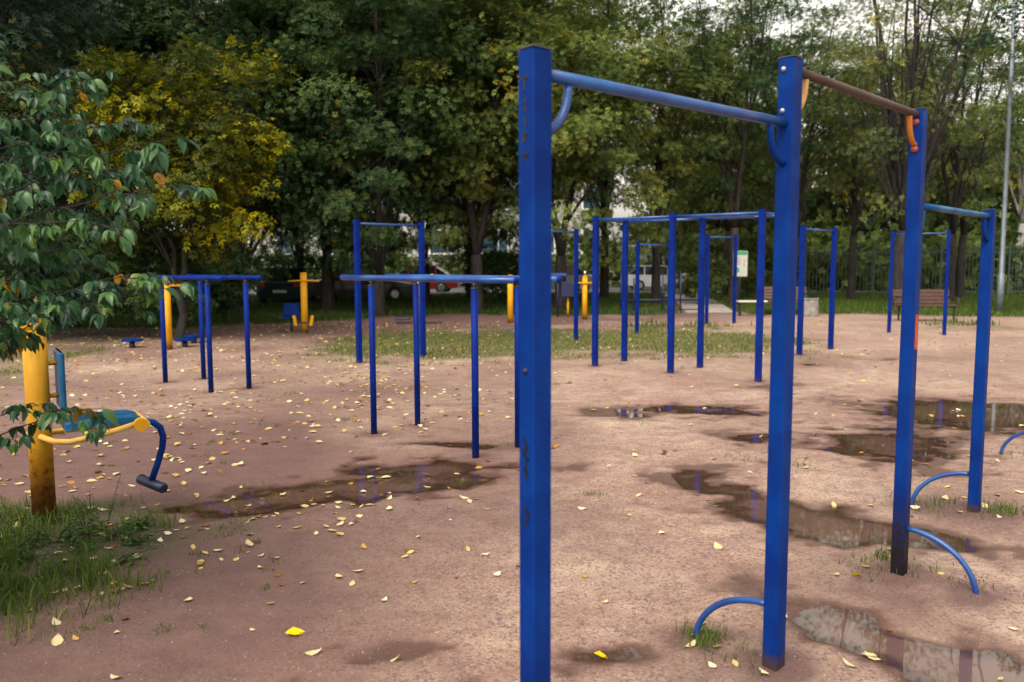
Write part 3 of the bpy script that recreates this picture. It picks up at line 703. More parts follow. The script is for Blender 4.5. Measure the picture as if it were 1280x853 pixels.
car((8.3, 46.2, .03), .05, 'car_white', 'white estate car parked beyond the ladder', True, .92)
car((-14.6, 43.5, .03), .02, 'car_black', 'dark car deep in shade at far left', True)
e = empty('globe', (8.65, 40.5, 0), 'white and maroon round globe on a short post beside the white car', 'globe')
MB().tube([(0, 0, -.03), (0, 0, .5)], .05, 10).build('post', 'iron', e)
MB().ball((0, 0, .78), .30, 18).build('ball', 'white', e); MB().ball((.06, -.06, .76), .245, 16).build('maroon_patch', 'maroon', e)

# ------------------------------------------------------------------ building behind
e = empty('apartment_building', (-8, 56, 0), 'long white panelled apartment block behind the trees', 'building')
MB().box((-4, 5, 8.5), (38, 9, 13)).build('wall', 'wall', e)
MB().box((-4, 5.05, .98), (37.9, 9.1, 2.0)).build('plinth', 'ribbed', e)
MB().box((-4, 4.9, 15.15), (38.6, 9.6, .3)).build('roof', 'concrete', e)
for fl_ in range(3):
    for k in range(11):
        x, z = -21.2+k*3.5, 3.0+fl_*3.0; w_ = 1.9 if k % 3 else 1.3
        f = MB(); f.box((x-w_/2, .45, z), (.1, .16, 1.6)); f.box((x+w_/2, .45, z), (.1, .16, 1.6)); f.box((x, .45, z+.8), (w_+.1, .162, .1)); f.box((x, .45, z-.8), (w_+.2, .22, .1)); f.box((x+w_*.15, .46, z), (.07, .1, 1.6))
        f = f.build('window', 'frame', e); MB().box((x, .485, z), (w_-.1, .04, 1.5)).build('pane', 'pane', f)
for k in range(3):
    x = -16+k*12; bc = MB().box((x, -.2, 6.9), (3.2, 1.3, 1.0), None, .02).build('balcony', 'ribbed', e)

# ------------------------------------------------------------------ trees
def bez(a, b, c, n):
    return [a*(1-t)**2+b*2*t*(1-t)+c*t*t for t in [i/n for i in range(n+1)]]
def make_crown(seed, H, zb, R, n_hub, n_clump, n_spray, cr, tmpl, trunks=1, spread=.5, tr=.16, lean=(0, 0), droop=.35, off=(0, 0), flat=.5, zfork=None, tint0=0., shell=.45, bimodal=False):
    """returns trunk MB and crown arrays; crown is an uneven set of leaf clumps carried on real limbs"""
    rg = np.random.RandomState(seed); m = MB()
    zc = (H+zb)/2; rz = (H-zb)/2; ctr = np.array([off[0], off[1], zc])
    zf = zfork if zfork else zb*.7
    tops = []
    base = Vector((0, 0, -.15))
    fork = Vector((lean[0]*zf, lean[1]*zf, zf))
    m.tube([base, base+Vector((0, 0, .25)), fork*.5+Vector((rg.uniform(-.1, .1), 0, 0)), fork], [tr*1.45, tr*1.1, tr*.92, tr*.85], 12, smooth=True)
    for k in range(trunks):
        a = 2*PI*k/trunks+rg.uniform(-.4, .4); s = spread*rg.uniform(.5, 1.1) if trunks > 1 else spread*.25
        top = Vector((ctr[0]+math.cos(a)*R[0]*s, ctr[1]+math.sin(a)*R[1]*s, H-rz*.25*rg.uniform(.6, 1.6)))
        mid = fork.lerp(top, .45)+Vector((rg.uniform(-.3, .3)-math.cos(a)*.25, rg.uniform(-.3, .3), -.2))
        path = bez(fork, mid, top, 9); path = [p+Vector((rg.uniform(-.07, .07), rg.uniform(-.07, .07), 0)) if 0 < i_ else p for i_, p in enumerate(path)]
        r0 = tr*(.8 if trunks == 1 else .62*(2.2/trunks)**.3); m.tube(path, [r0*(1-t/9*.85) for t in range(10)], 9); tops.append((path, r0))
    hubs = []
    for k in range(n_hub):
        path, r0 = tops[k % len(tops)]; i_ = rg.randint(0, 7); s_ = path[i_]
        th = rg.uniform(0, 2*PI); ph = (i_/7.)*1.5-.75+rg.uniform(-.3, .3)
        h = np.array([math.cos(th)*math.cos(ph)*R[0], math.sin(th)*math.cos(ph)*R[1], math.sin(ph)*rz])*rg.uniform(.5, .8)+ctr
        hv = Vector(h); mid = s_.lerp(hv, .5)+Vector((0, 0, .25*abs(h[0]-s_.x)+rg.uniform(-.2, .3)))
        p2 = bez(s_, mid, hv, 6); r = r0*(1-i_/9*.85)*.5; m.tube(p2, [max(.012, r*(1-t/6*.7)) for t in range(7)], 7)
        hubs.append((p2, max(.012, r*.3)))
    hp = np.array([list(h[0][-1]) for h in hubs])
    # clump centres
    th = rg.uniform(0, 2*PI, n_clump); cz = rg.uniform(-1, 1, n_clump); cr_ = np.sqrt(1-cz**2); rad = (shell+(1-shell)*rg.uniform(0, 1, n_clump))*(1+.22*np.sin(th*3+seed)+.15*np.sin(cz*5+th*2))
    CC = ctr+np.stack([np.cos(th)*cr_*R[0], np.sin(th)*cr_*R[1], cz*rz], 1)*rad[:, None]
    CC[:, 2] = np.maximum(CC[:, 2], zb*.8+rg.uniform(0, .6, n_clump))
    Pn, Xn, Zn, Sn, Tn = [], [], [], [], []
    for c in CC:
        j = int(np.argmin(np.sum((hp-c)**2, 1))); pth, r = hubs[j]; s_ = pth[rg.randint(3, 7)]; cv = Vector(c)
        m.tube(bez(s_, s_.lerp(cv, .5)+Vector((rg.uniform(-.15, .15), rg.uniform(-.15, .15), .18)), cv, 4), [r, r*.8, r*.6, r*.45, r*.25], 5, cap=False)
        n = int(n_spray*rg.uniform(.5, 1.5)); rr = cr*rg.uniform(.65, 1.25)
        u = rg.normal(0, 1, (n, 3)); u /= np.linalg.norm(u, axis=1, keepdims=True); q = rg.uniform(.25, 1, n)**.6
        pos = c+u*q[:, None]*np.array([rr, rr, rr*flat])
        out = pos-c+np.array(c-ctr)*.25; x = out/(np.linalg.norm(out, axis=1, keepdims=True)+1e-6)+rg.normal(0, .45, (n, 3)); x[:, 2] -= droop
        z = rg.normal(0, .45, (n, 3)); z[:, 2] += 1
        Pn.append(pos); Xn.append(x); Zn.append(z); Sn.append(rg.uniform(.75, 1.25, n))
        ct = rg.normal(0, .17) if not bimodal else (.22 if rg.uniform() > .66 else -.20)+rg.normal(0, .06); up = (pos[:, 2]-c[2])/rr
        Tn.append(np.clip(.42+tint0+ct+rg.normal(0, .16, n)+up*.12+(rg.uniform(0, 1, n) > .985)*.5, 0, 1))
    Vv, Ff, Tt = scatter(tmpl[0], tmpl[1], np.concatenate(Pn), np.concatenate(Xn), np.concatenate(Zn), np.concatenate(Sn), np.concatenate(Tn))
    return m, Vv, Ff, Tt
PROTO = {}
def proto(key, mat, **kw):
    m, Vv, Ff, Tt = make_crown(**kw)
    me = npmesh('crown', Vv, Ff, mat, Tt)
    tm = D.meshes.new('trunk'); tm.from_pydata(m.v, [], m.f); tm.polygons.foreach_set('use_smooth', m.sm); PROTO[key] = (tm, me)
def tree(key, x, y, rz, label, name='deciduous_tree', cat='tree', group='trees around the playground', sc=1., bark='bark', mat=None, sz=None):
    e = empty(name, (x, y, 0), label, cat, group, rz); e.scale = (sc, sc, sz or sc)
    tm, cm = PROTO[key]
    for nm, me, mt in (('trunk', tm, bark), ('crown', cm, mat)):
        o = D.objects.new(nm, me); C.objects.link(o); o.parent = e
        if len(me.materials) == 0: me.materials.append(M[mt])
        if mt and me.materials[0] != M[mt]:
            o.material_slots[0].link = 'OBJECT'; o.material_slots[0].material = M[mt]
    return e
proto('maple_a', 'lf_dark', seed=1, H=12.5, zb=1.9, R=(3.9, 3.2), n_hub=18, n_clump=250, n_spray=120, cr=.8, tmpl=SPR, trunks=3, spread=.7, tr=.17, zfork=1.2, shell=.3)
proto('maple_b', 'lf_mid', seed=2, H=13, zb=2.1, R=(3.9, 3.3), n_hub=18, n_clump=250, n_spray=120, cr=.85, tmpl=SPR, trunks=2, spread=.6, tr=.2, zfork=1.8)
proto('maple_c', 'lf_mid', seed=3, H=12, zb=3.2, R=(3.4, 3.0), n_hub=14, n_clump=110, n_spray=90, cr=.75, tmpl=SPR, trunks=2, spread=.5, tr=.17, zfork=2.4, shell=.35, tint0=.05)
proto('yellow', 'lf_yel', seed=4, H=5.7, zb=1.9, R=(2.1, 1.8), n_hub=12, n_clump=140, n_spray=60, cr=.55, tmpl=SPR, trunks=2, spread=.5, tr=.09, zfork=1.0, droop=.5, bimodal=True)
proto('fan', 'lf_pale', seed=5, H=13.6, zb=3.8, R=(3.9, 3.0), n_hub=40, n_clump=120, n_spray=48, cr=.75, tmpl=SPR, trunks=9, spread=.85, tr=.26, zfork=2.6, shell=.5, tint0=-.05)
proto('open', 'lf_dark', seed=6, H=13, zb=4.2, R=(3.6, 3.0), n_hub=16, n_clump=85, n_spray=60, cr=.75, tmpl=SPR, trunks=3, spread=.7, tr=.17, zfork=2.8, shell=.4)
proto('slim', 'lf_pale', seed=8, H=9.5, zb=3.0, R=(2.3, 2.1), n_hub=12, n_clump=60, n_spray=55, cr=.65, tmpl=SPR, trunks=2, spread=.5, tr=.14, zfork=2.6)
proto('bush', 'lf_dark', seed=9, H=2.9, zb=.35, R=(1.5, 1.1), n_hub=10, n_clump=60, n_spray=60, cr=.42, tmpl=SPR, trunks=4, spread=.6, tr=.04, zfork=.3, shell=.3)
proto('big_leaf', 'lf_dark', seed=10, H=12, zb=4.0, R=(3.4, 2.6), n_hub=14, n_clump=120, n_spray=75, cr=.7, tmpl=(LEAF1[0]*1.15, LEAF1[1]), trunks=2, spread=.6, tr=.16, zfork=2.5, shell=.3)

TR = [
 ('yellow', -6.95, 17.0, .3, 'small maple turning yellow, behind the left parallel bars', dict(sc=1.06)),
 ('maple_a', -8.1, 24.5, .0, 'dark green tree with a leaning trunk right behind the yellow maple', dict(mat='lf_dark')),
 ('maple_b', -5.9, 26.2, 1.2, 'dark tree whose trunk stands right of the chest press', dict(mat='lf_dark')),
 ('maple_a', -4.0, 24.6, 2.4, 'wide many-limbed tree above the two-post bar and parallel bars', dict(mat='lf_dark', sc=1.04)),
 ('maple_b', -1.1, 25.6, 3.3, 'dense green tree left of the nearest square post', dict(sc=1.02)),
 ('maple_a', -11.6, 23.5, 4.0, 'dark tree deep at left beyond the yellow maple', dict(mat='lf_dark', sc=.98)),
 ('maple_b', -12.5, 17.6, 2.0, 'tall blue-green tree in the top left corner', dict(mat='lf_teal')),
 ('maple_b', 1.6, 26.6, .6, 'yellowish green tree right of the nearest square post', dict(sc=1.0)),
 ('maple_c', 3.9, 34.5, 1.6, 'thick-trunked tree left of the white estate car', dict(sc=1.12, mat='lf_mid')),
 ('maple_c', 5.2, 29.5, 4.4, 'tree with orange touched leaves above the monkey bars', dict(sc=1.0)),
 ('open', 7.95, 29.3, .9, 'dark trunked tree behind the information board', dict(mat='lf_dark', sc=1.0)),
 ('fan', 13.0, 27.3, .5, 'grey tree of many fanning bare stems behind the brown bench', dict(bark='bark_grey')),
 ('slim', 13.4, 32.3, 1.0, 'fork-trunked tree on the lawn right of the second square post', dict()),
 ('slim', 17.6, 41.5, 3.0, 'grey slender tree close behind the fork-trunked tree', dict(bark='bark_grey', sc=1.2)),
 ('open', 18.4, 33.5, 2.2, 'dark tree with curving limbs above the right-hand square posts', dict(mat='lf_dark', sc=.95)),
 ('big_leaf', 15.4, 21.6, 1.7, 'leafy dark tree filling the top right corner by the lamp post', dict(mat='lf_teal', sc=.92)),
 ('slim', 12.6, 38.5, 4.5, 'young tree in front of the pale far wood, over the litter bin', dict(sc=.95)),
 ('slim', 24.5, 39.5, 2.6, 'birch with pale spotted trunk at the right edge by the fence', dict(bark='bark_birch', sc=1.3)),
 ('maple_c', 1.2, 33.0, 5.2, 'tree behind the cross handle machine, trunk beside the silver car', dict(sc=1.05)),
 ('open', 9.6, 36.5, 3.9, 'sparse tree whose sky gaps show left of the second square post', dict(mat='lf_mid', sc=1.05)),
 ('maple_a', -8.5, 33.0, 5.0, 'tree standing behind the dark teal car', dict(mat='lf_dark', sc=1.05)),
 ('maple_b', -16.0, 30.0, 1.0, 'farthest left tree, in front of the apartment block', dict(mat='lf_dark')),
 ('maple_a', -14.2, 26.5, 3.3, 'shaded tree between the far left trees and the blue-green one', dict(mat='lf_teal')),
 ('maple_b', -3.2, 30.0, 4.1, 'second row tree whose crown closes the gap above the parallel bars', dict(mat='lf_dark', sc=1.0)),
 ('maple_a', -10.3, 29.0, 1.1, 'second row tree at left, crown touching the yellow maple top', dict(mat='lf_mid', sc=1.05)),
 ('maple_c', 20.5, 46.5, 3.3, 'pale tree in front of the far wood, right of the fanning grey tree', dict(mat='lf_pale', sc=1.35)),
 ('open', 14.5, 44.0, 1.3, 'pale tree far back between the two taller square posts', dict(mat='lf_pale', sc=1.25)),
 ('open', 16.2, 30.2, 4.4, 'dark limbed tree between the fanning grey tree and the lamp post', dict(mat='lf_mid', sc=.92)),
 ('open', 10.9, 31.5, 2.9, 'slim dark tree left of the fanning grey tree', dict(mat='lf_dark', sc=.9)),
 ('maple_b', 10.4, 42.5, 2.2, 'tree by the road right of the white estate car', dict(mat='lf_mid', sc=1.0)),
 ('maple_a', -1.8, 35.0, 1.9, 'back row tree above the red car', dict(mat='lf_mid', sc=1.05)),
]
for k, x, y, rz, lab, kw in TR: tree(k, x, y, rz, lab, **kw)
BU = [(-7.9, 17.6, .2, 'dark bush below the yellow maple, left of the waist twister', 1.0), (-9.9, 17.2, 1.4, 'dark bush at far left behind the near leaves', 1.1), (-7.6, 21.6, 2.2, 'dark bush behind the left parallel bars', .7),
      (-.6, 29.5, .5, 'shaded bush left of the nearest square post', .9), (-11.8, 19.4, 3.2, 'dark bush second from the left edge', 1.1), (7.2, 31.0, 2.4, 'bush beside the path left of the information board', .7), (15.8, 40.5, .7, 'pale bush on the far lawn', .9), (-10.2, 25.5, .7, 'bush in shade behind the row of dark bushes', 1.0), (9.8, 34.0, 4.1, 'low bush right of the information board', .5)]
for i_, (x, y, rz, lab, s_) in enumerate(BU):
    tree('bush', x, y, rz, lab, name='bush', cat='bush', group='bushes under the trees', sc=s_, mat='lf_dark' if i_ < 5 or i_ == 7 else 'lf_pale')

# far wood: one mass nobody could count
def wood(name, x0, x1, y0, y1, z0, z1, n, size, mat, seed, tint0=.4):
    rg = np.random.RandomState(seed)
    nc = n//70; cx = rg.uniform(x0, x1, nc); cy = rg.uniform(y0, y1, nc)
    top = z1*(.65+.5*fbm(cx*.22, cy*.15, seed)); cz = z0+(top-z0)*rg.uniform(0, 1, nc)**.8
    Cc = np.repeat(np.stack([cx, cy, cz], 1), 70, 0); nn = len(Cc)
    pos = Cc+rg.normal(0, 1, (nn, 3))*np.array([1.0, 1.0, .55])
    pos[:, 2] = np.maximum(pos[:, 2], .1)
    x = rg.normal(0, 1, (nn, 3)); x[:, 2] -= .3; z = rg.normal(0, .6, (nn, 3)); z[:, 2] += 1
    tt = np.clip(tint0+np.repeat(rg.normal(0, .17, nc), 70)+rg.normal(0, .14, nn), 0, 1)
    Vv, Ff, Tt = scatter(SPR_L[0], SPR_L[1], pos, x, z, rg.uniform(1.2, 2.2, nn), tt)
    o = D.objects.new(name, npmesh(name, Vv, Ff, mat, Tt)); C.objects.link(o)
    return tag(o, None, None, None, 'stuff')
o = wood('far_wood', 9, 46, 47, 62, .2, 11, 30000, 1, 'lf_pale', 3); tag(o, 'pale yellow-green wood beyond the lawn at right', 'woodland')
o = wood('far_hedge', -30, 8, 52.6, 54.4, .1, 2.4, 5000, 1, 'lf_mid', 5, .3); tag(o, 'ragged green planting along the apartment block', 'hedge')
o = wood('far_backdrop_wood', 30, 80, 45, 75, .2, 12, 14000, 1, 'lf_mid', 6); tag(o, 'darker wood mass beyond the fence at far right', 'woodland')
o = wood('undergrowth', 10.5, 44, 38.8, 47, .1, 3.2, 12000, 1, 'lf_mid', 8, .35); tag(o, 'low tangled undergrowth behind the fence', 'undergrowth')
# slim bare stems inside the far wood
rgs = random.Random(5); m = MB()
for k in range(70):
    x, y = rgs.uniform(10, 44), rgs.uniform(46, 60); h = rgs.uniform(7, 12)
    m.tube([(x, y, -.1), (x+rgs.uniform(-.3, .3), y, h*.5), (x+rgs.uniform(-.8, .8), y, h)], [rgs.uniform(.08, .2), .09, .03], 6)
tag(m.build('far_wood_stems', 'bark_grey'), 'thin stems in the far wood', 'woodland', None, 'stuff')

# ------------------------------------------------------------------ near shrub at the left edge
def near_shrub():
    rg = np.random.RandomState(12)
    e = empty('leafy_shrub', (-3.3, 3.3, 0), 'large-leaved green shrub reaching in from the left edge', 'shrub')
    base = Vector((-3.3, 3.3, 0)); m = MB(); Pn, Xn, Zn, Sn, Tn = [], [], [], [], []
    prof = [(2.62, -2.05), (2.42, -1.52), (2.3, -1.42), (2.1, -1.28), (1.9, -1.30), (1.78, -1.42), (1.62, -1.42), (1.55, -1.26), (1.46, -1.62), (1.36, -2.0), (1.12, -2.06), (.98, -2.05)]
    zs = [p[0] for p in prof][::-1]; xx = [p[1] for p in prof][::-1]; tips = []
    for k in range(58):
        z = rg.uniform(.95, 2.62) if k > 6 else rg.uniform(2.5, 3.0); y = rg.uniform(2.85, 3.8); xm = np.interp(z, zs, xx)
        tips.append(((xm-.13-(rg.uniform(0, 1)**1.2)*.75)*y/3.3, y, z))
    # the reaching twigs seen against the yellow maple and over the left bars
    tips += [(-1.20, 3.2, 1.90), (-1.32, 3.2, 2.06), (-1.29, 3.2, 1.525), (-1.40, 3.25, 1.56), (-1.36, 3.1, 1.50), (-1.66, 3.2, 1.03), (-1.95, 3.3, 1.02), (-1.45, 3.3, 1.95)]
    def cluster(p, v0, small=1.):
        pet = p+v0*rg.uniform(.015, .045); m.tube([p, pet], [.0014, .001], 4, cap=False)
        w_ = v0.cross(Vector((0, 0, 1))).normalized(); sc_ = rg.uniform(.6, 1.2)*small; tn = rg.normal(.42, .22)+(rg.uniform() > .97)*.45
        for an in ((0,), (-.8, 0, .8), (-1.3, -.6, 0, .6, 1.3))[rg.choice([0, 1, 2], p=[.15, .45, .4])]:
            an += rg.normal(0, .18); v = v0*math.cos(an)+w_*math.sin(an)+Vector((0, 0, -rg.uniform(.15, 1.0)))
            Pn.append(list(pet)); Xn.append(list(v)); Zn.append([rg.normal(0, .45), rg.normal(0, .45)-.2, 1]); Sn.append(sc_*rg.uniform(.75, 1.1)*(1-.18*abs(an)))
            Tn.append(np.clip(tn+rg.normal(0, .08), 0, 1))
    for tx, ty, tz in tips:
        tip = Vector((tx, ty, tz)); s = Vector((-3.2+rg.uniform(-.15, .15), ty+rg.uniform(-.3, .3), max(.2, tz-1.2+rg.uniform(-.5, .5))))
        Ln = (tip-s).length; mid = s.lerp(tip, .45)+Vector((0, rg.uniform(-.15, .15), .28*Ln*rg.uniform(.5, 1.3)))
        pts = bez(s, mid, tip, 14); pts = [p+Vector((rg.normal(0, .006), rg.normal(0, .006), rg.normal(0, .008))) for p in pts]
        m.tube(pts, [.0065-.0050*i_/14 for i_ in range(15)], 6)
        cluster(pts[-1], (pts[-1]-pts[-2]).normalized())
        nt_ = rg.randint(13, 19)
        for q in range(nt_):
            t = 1-(q+.5)/nt_*.85; i_ = min(13, int(t*14)); p = pts[i_].lerp(pts[i_+1], t*14-i_); d = (pts[i_+1]-pts[i_]).normalized(); sd = 1 if q % 2 else -1
            side = (Vector((-d.y, d.x, 0)).normalized()*sd*rg.uniform(.4, 1.2)+d*rg.uniform(.5, 1)+Vector((0, 0, rg.uniform(-.55, .6)))).normalized()
            ln = rg.uniform(.06, .24)*(1.1-.6*t); e2 = p+side*ln+Vector((0, 0, -.15*ln)); tw = bez(p, p.lerp(e2, .5)+Vector((0, 0, .12*ln)), e2, 4); m.tube(tw, [.0022, .002, .0017, .0014, .0011], 4, cap=False)
            for u in range(1, 5):
                if u < 4 and rg.uniform() < .25: continue
                dd = (tw[u]-tw[u-1]).normalized(); sg = 1 if u % 2 else -1
                vv = (dd+Vector((-dd.y, dd.x, 0))*sg*(.9 if u < 4 else .1)+Vector((0, 0, rg.uniform(-.6, .2)))).normalized(); cluster(tw[u], vv, .95 if u < 4 else .8)
    for k in range(9):
        a_ = base+Vector((rg.uniform(-.25, .1), rg.uniform(-.35, .35), -.1)); b_ = a_+Vector((rg.uniform(-.2, .25), rg.uniform(-.2, .2), rg.uniform(1.8, 2.7)))
        m.tube([a_, a_.lerp(b_, .5)+Vector((rg.uniform(-.1, .1), 0, 0)), b_], [.02, .015, .007], 7)
    m.v = [(v[0]-base.x, v[1]-base.y, v[2]) for v in m.v]
    m.build('stems', 'bark', e)
    T = leaf_template(.078, .038, .4, .5)
    Vv, Ff, Tt = scatter(T[0], T[1], np.array(Pn), np.array(Xn), np.array(Zn), np.array(Sn), np.array(Tn)); Vv = Vv-np.array([base.x, base.y, 0])
    o = D.objects.new('foliage', npmesh('foliage', Vv, Ff, 'lf_near', Tt, False)); C.objects.link(o); o.parent = e
near_shrub()

# ------------------------------------------------------------------ grass
def grass(name, label, x, y, h, w, tint, mat='grass', lean=.35, cat='grass', seed=1):
    rg = np.random.RandomState(seed); n = len(x); z = hgt(x, y)-.004; a = rg.uniform(0, 2*PI, n); lx = np.cos(a)*w/2; ly = np.sin(a)*w/2
    b = rg.uniform(0, 2*PI, n); ln = rg.uniform(.1, 1, n)*lean*h; dx, dy = np.cos(b)*ln, np.sin(b)*ln
    V = np.stack([np.stack([x-lx, y-ly, z], 1), np.stack([x+lx, y+ly, z], 1), np.stack([x-lx*.7+dx*.35, y-ly*.7+dy*.35, z+h*.55], 1), np.stack([x+lx*.7+dx*.35, y+ly*.7+dy*.35, z+h*.55], 1), np.stack([x+dx, y+dy, z+h*(1-.25*ln/h)], 1)], 1).reshape(-1, 3)
    T = np.array([(0, 1, 3), (0, 3, 2), (2, 3, 4)]); F = (T[None]+(np.arange(n)*5)[:, None, None]).reshape(-1, 3)
    o = D.objects.new(name, npmesh(name, V, F, mat, np.repeat(tint, 5))); C.objects.link(o); return tag(o, label, cat, None, 'stuff')
def pick(n, x0, x1, y0, y1, seed, thr=.25, f=grassf):
    rg = np.random.RandomState(seed); x = rg.uniform(x0, x1, n); y = rg.uniform(y0, y1, n); k = f(x, y) > rg.uniform(thr, 1, n); return x[k], y[k], rg
x, y, rg = pick(110000, -8, 8, 11.5, 24, 1); grass('grass', 'thin grass band across the middle of the clay ground', x, y, rg.uniform(.02, .07, len(x)), rg.uniform(.008, .016, len(x)), np.clip(rg.normal(.66, .22, len(x)), 0, 1))
x, y, rg = pick(150000, -14, 32, 20, 40, 2, .1); grass('lawn', 'lawn under the trees at the back', x, y, rg.uniform(.07, .2, len(x)), rg.uniform(.02, .04, len(x)), np.clip(rg.normal(.45, .2, len(x))-.35*np.clip((4-x)/4, 0, 1), 0, 1), seed=2)  # tint lowered towards the left: canopy shade painted into the blades
def cl(x, y): return np.exp(-(((x+3.0)/1.12)**2+((y-4.15)/.98)**2)**1.5)*1.0*np.clip((fbm(x*3.2, y*3.2, 77, 3)-.33)*3.2, .08, 1.3)
x, y, rg = pick(70000, -4.6, -1.35, 2.9, 5.6, 3, .10, cl); hh = rg.uniform(.04, .17, len(x))*(.6+.8*fbm(x*2, y*2, 9, 2)); grass('grass_patch', 'ragged grass around the foot of the yellow post', x, y, hh, rg.uniform(.003, .007, len(x)), np.clip(rg.normal(.35, .2, len(x))+.5*fbm(x*4, y*4, 19, 2)-.1, 0, 1), lean=.9, seed=3)
# tufts at the posts and dotted about
TF = [(.80, 3.28, .10, 160, .09), (.93, 3.13, .16, 60, .06), (1.98, 4.15, .22, 90, .06), (1.80, 3.98, .22, 60, .05), (2.25, 3.85, .15, 60, .05), (3.1, 5.0, .16, 170, .09), (2.7, 5.15, .28, 170, .07), (4.3, 6.5, .25, 140, .07), (2.0, 4.25, .1, 60, .11)]
rg = np.random.RandomState(8)
for k in range(70): TF.append((rg.uniform(-4, 3.2), rg.uniform(4.5, 13), rg.uniform(.04, .16), int(rg.uniform(12, 45)), rg.uniform(.03, .06)))
for k in range(26): TF.append((rg.uniform(-2.2, -1.2), rg.uniform(3.4, 4.8), rg.uniform(.03, .06), 16, .04))
xx, yy, hh = [], [], []
for cx, cy, r, n, h in TF:
    xx.append(cx+rg.normal(0, r*.5, n)); yy.append(cy+rg.normal(0, r*.5, n)); hh.append(rg.uniform(.35, 1.1, n)*h)
xx, yy, hh = map(np.concatenate, (xx, yy, hh)); grass('grass_tufts', 'small grass tufts dotted over the clay and at the post feet', xx, yy, hh, rg.uniform(.003, .006, len(xx)), np.clip(rg.normal(.5, .2, len(xx)), 0, 1), lean=.8, seed=4)
# leafy weeds beside the yellow post
def weed(name, label, cx, cy, H, n_st, seed, spread=.12, grp='weeds by the yellow post'):
    rg = np.random.RandomState(seed); e = empty(name, (cx, cy, 0), label, 'weed', grp); m = MB(); Pn, Xn, Zn, Sn = [], [], [], []
    for k in range(n_st):
        a_ = Vector((rg.uniform(-spread, spread)*.4, rg.uniform(-spread, spread)*.4, 0)); b_ = a_+Vector((rg.uniform(-1, 1)*spread*1.2, rg.uniform(-1, 1)*spread*1.2, H*rg.uniform(.6, 1)))
        pts = bez(a_, a_.lerp(b_, .5)+Vector((0, 0, .04)), b_, 6); m.tube(pts, [.003-.0003*i_ for i_ in range(7)], 5)
        for q in range(16):
            t = rg.uniform(.15, 1); i_ = min(5, int(t*6)); p = pts[i_].lerp(pts[i_+1], t*6-i_); an = rg.uniform(0, 2*PI)
            Pn.append(list(p)); Xn.append([math.cos(an), math.sin(an), rg.uniform(-.2, .5)]); Zn.append([rg.normal(0, .3), rg.normal(0, .3), 1]); Sn.append(rg.uniform(.5, 1.1)*(1.2-t*.7))
    m.build('stems', 'weed', e)
    T = leaf_template(.045, .018, .2, .3); Vv, Ff, Tt = scatter(T[0], T[1], np.array(Pn), np.array(Xn), np.array(Zn), np.array(Sn), rg.uniform(0, 1, len(Pn)))
    o = D.objects.new('leaves', npmesh('leaves', Vv, Ff, 'weed', Tt)); C.objects.link(o); o.parent = e
weed('tall_weed', 'tall thin weed stalk rising right of the yellow post', -2.42, 4.72, .36, 2, 1, .12, None)
for k, (x, y, h) in enumerate(((-2.62, 4.55, .17), (-2.45, 4.5, .15), (-2.3, 4.62, .12), (-2.72, 4.42, .15), (-2.5, 4.68, .16), (-2.2, 4.78, .10), (-3.1, 4.5, .15), (-2.36, 4.38, .10), (-2.9, 4.3, .16), (-2.6, 4.2, .12), (-2.15, 4.5, .08), (-2.75, 4.0, .12), (-2.35, 4.05, .09), (-3.2, 4.1, .14), (-2.1, 4.2, .07), (-2.5, 3.8, .09))):
    weed('leafy_weed', 'low leafy weed in the grass clump by the yellow post', x, y, h, 9, 10+k, .13)

# loose grit lying on the clay
t = NT('grit'); a_ = t.n('ShaderNodeAttribute'); a_.attribute_name = 'tint'
t.bsdf(t.ramp(a_.outputs['Fac'], [(0, (.06, .03, .03)), (.35, (.20, .105, .085)), (.7, (.36, .24, .19)), (1, (.55, .46, .38))]), .75, 0, None, .35); M['grit'] = t.m
rg = np.random.RandomState(55); n = 60000; y = 2.4+rg.uniform(0, 1, n)**1.9*9; x = rg.uniform(-.72, .72, n)*y; hz = hgt(x, y); k = (hz > .001) & (fbm(x*1.3, y*1.3, 15, 3)+rg.uniform(-.2, .2, n) > .42); x, y, hz = x[k], y[k], hz[k]; n = len(x)
OC = (np.array([(1, 0, 0), (-.9, .1, 0), (0, .8, .1), (.1, -.85, 0), (0, .05, .6), (0, 0, -.5)], float), np.array([(0, 2, 4), (2, 1, 4), (1, 3, 4), (3, 0, 4), (2, 0, 5), (1, 2, 5), (3, 1, 5), (0, 3, 5)]))
Vv, Ff, Tt = scatter(OC[0], OC[1], np.stack([x, y, hz+.001], 1), np.stack([rg.normal(0, 1, n), rg.normal(0, 1, n), rg.normal(0, .2, n)], 1), np.stack([rg.normal(0, .3, n), rg.normal(0, .3, n), np.ones(n)], 1), .0012+.0032*rg.uniform(0, 1, n)**3, rg.uniform(0, 1, n))
o = D.objects.new('grit', npmesh('grit', Vv, Ff, 'grit', Tt)); C.objects.link(o); tag(o, 'loose reddish grit lying over the near clay', 'grit', None, 'stuff')

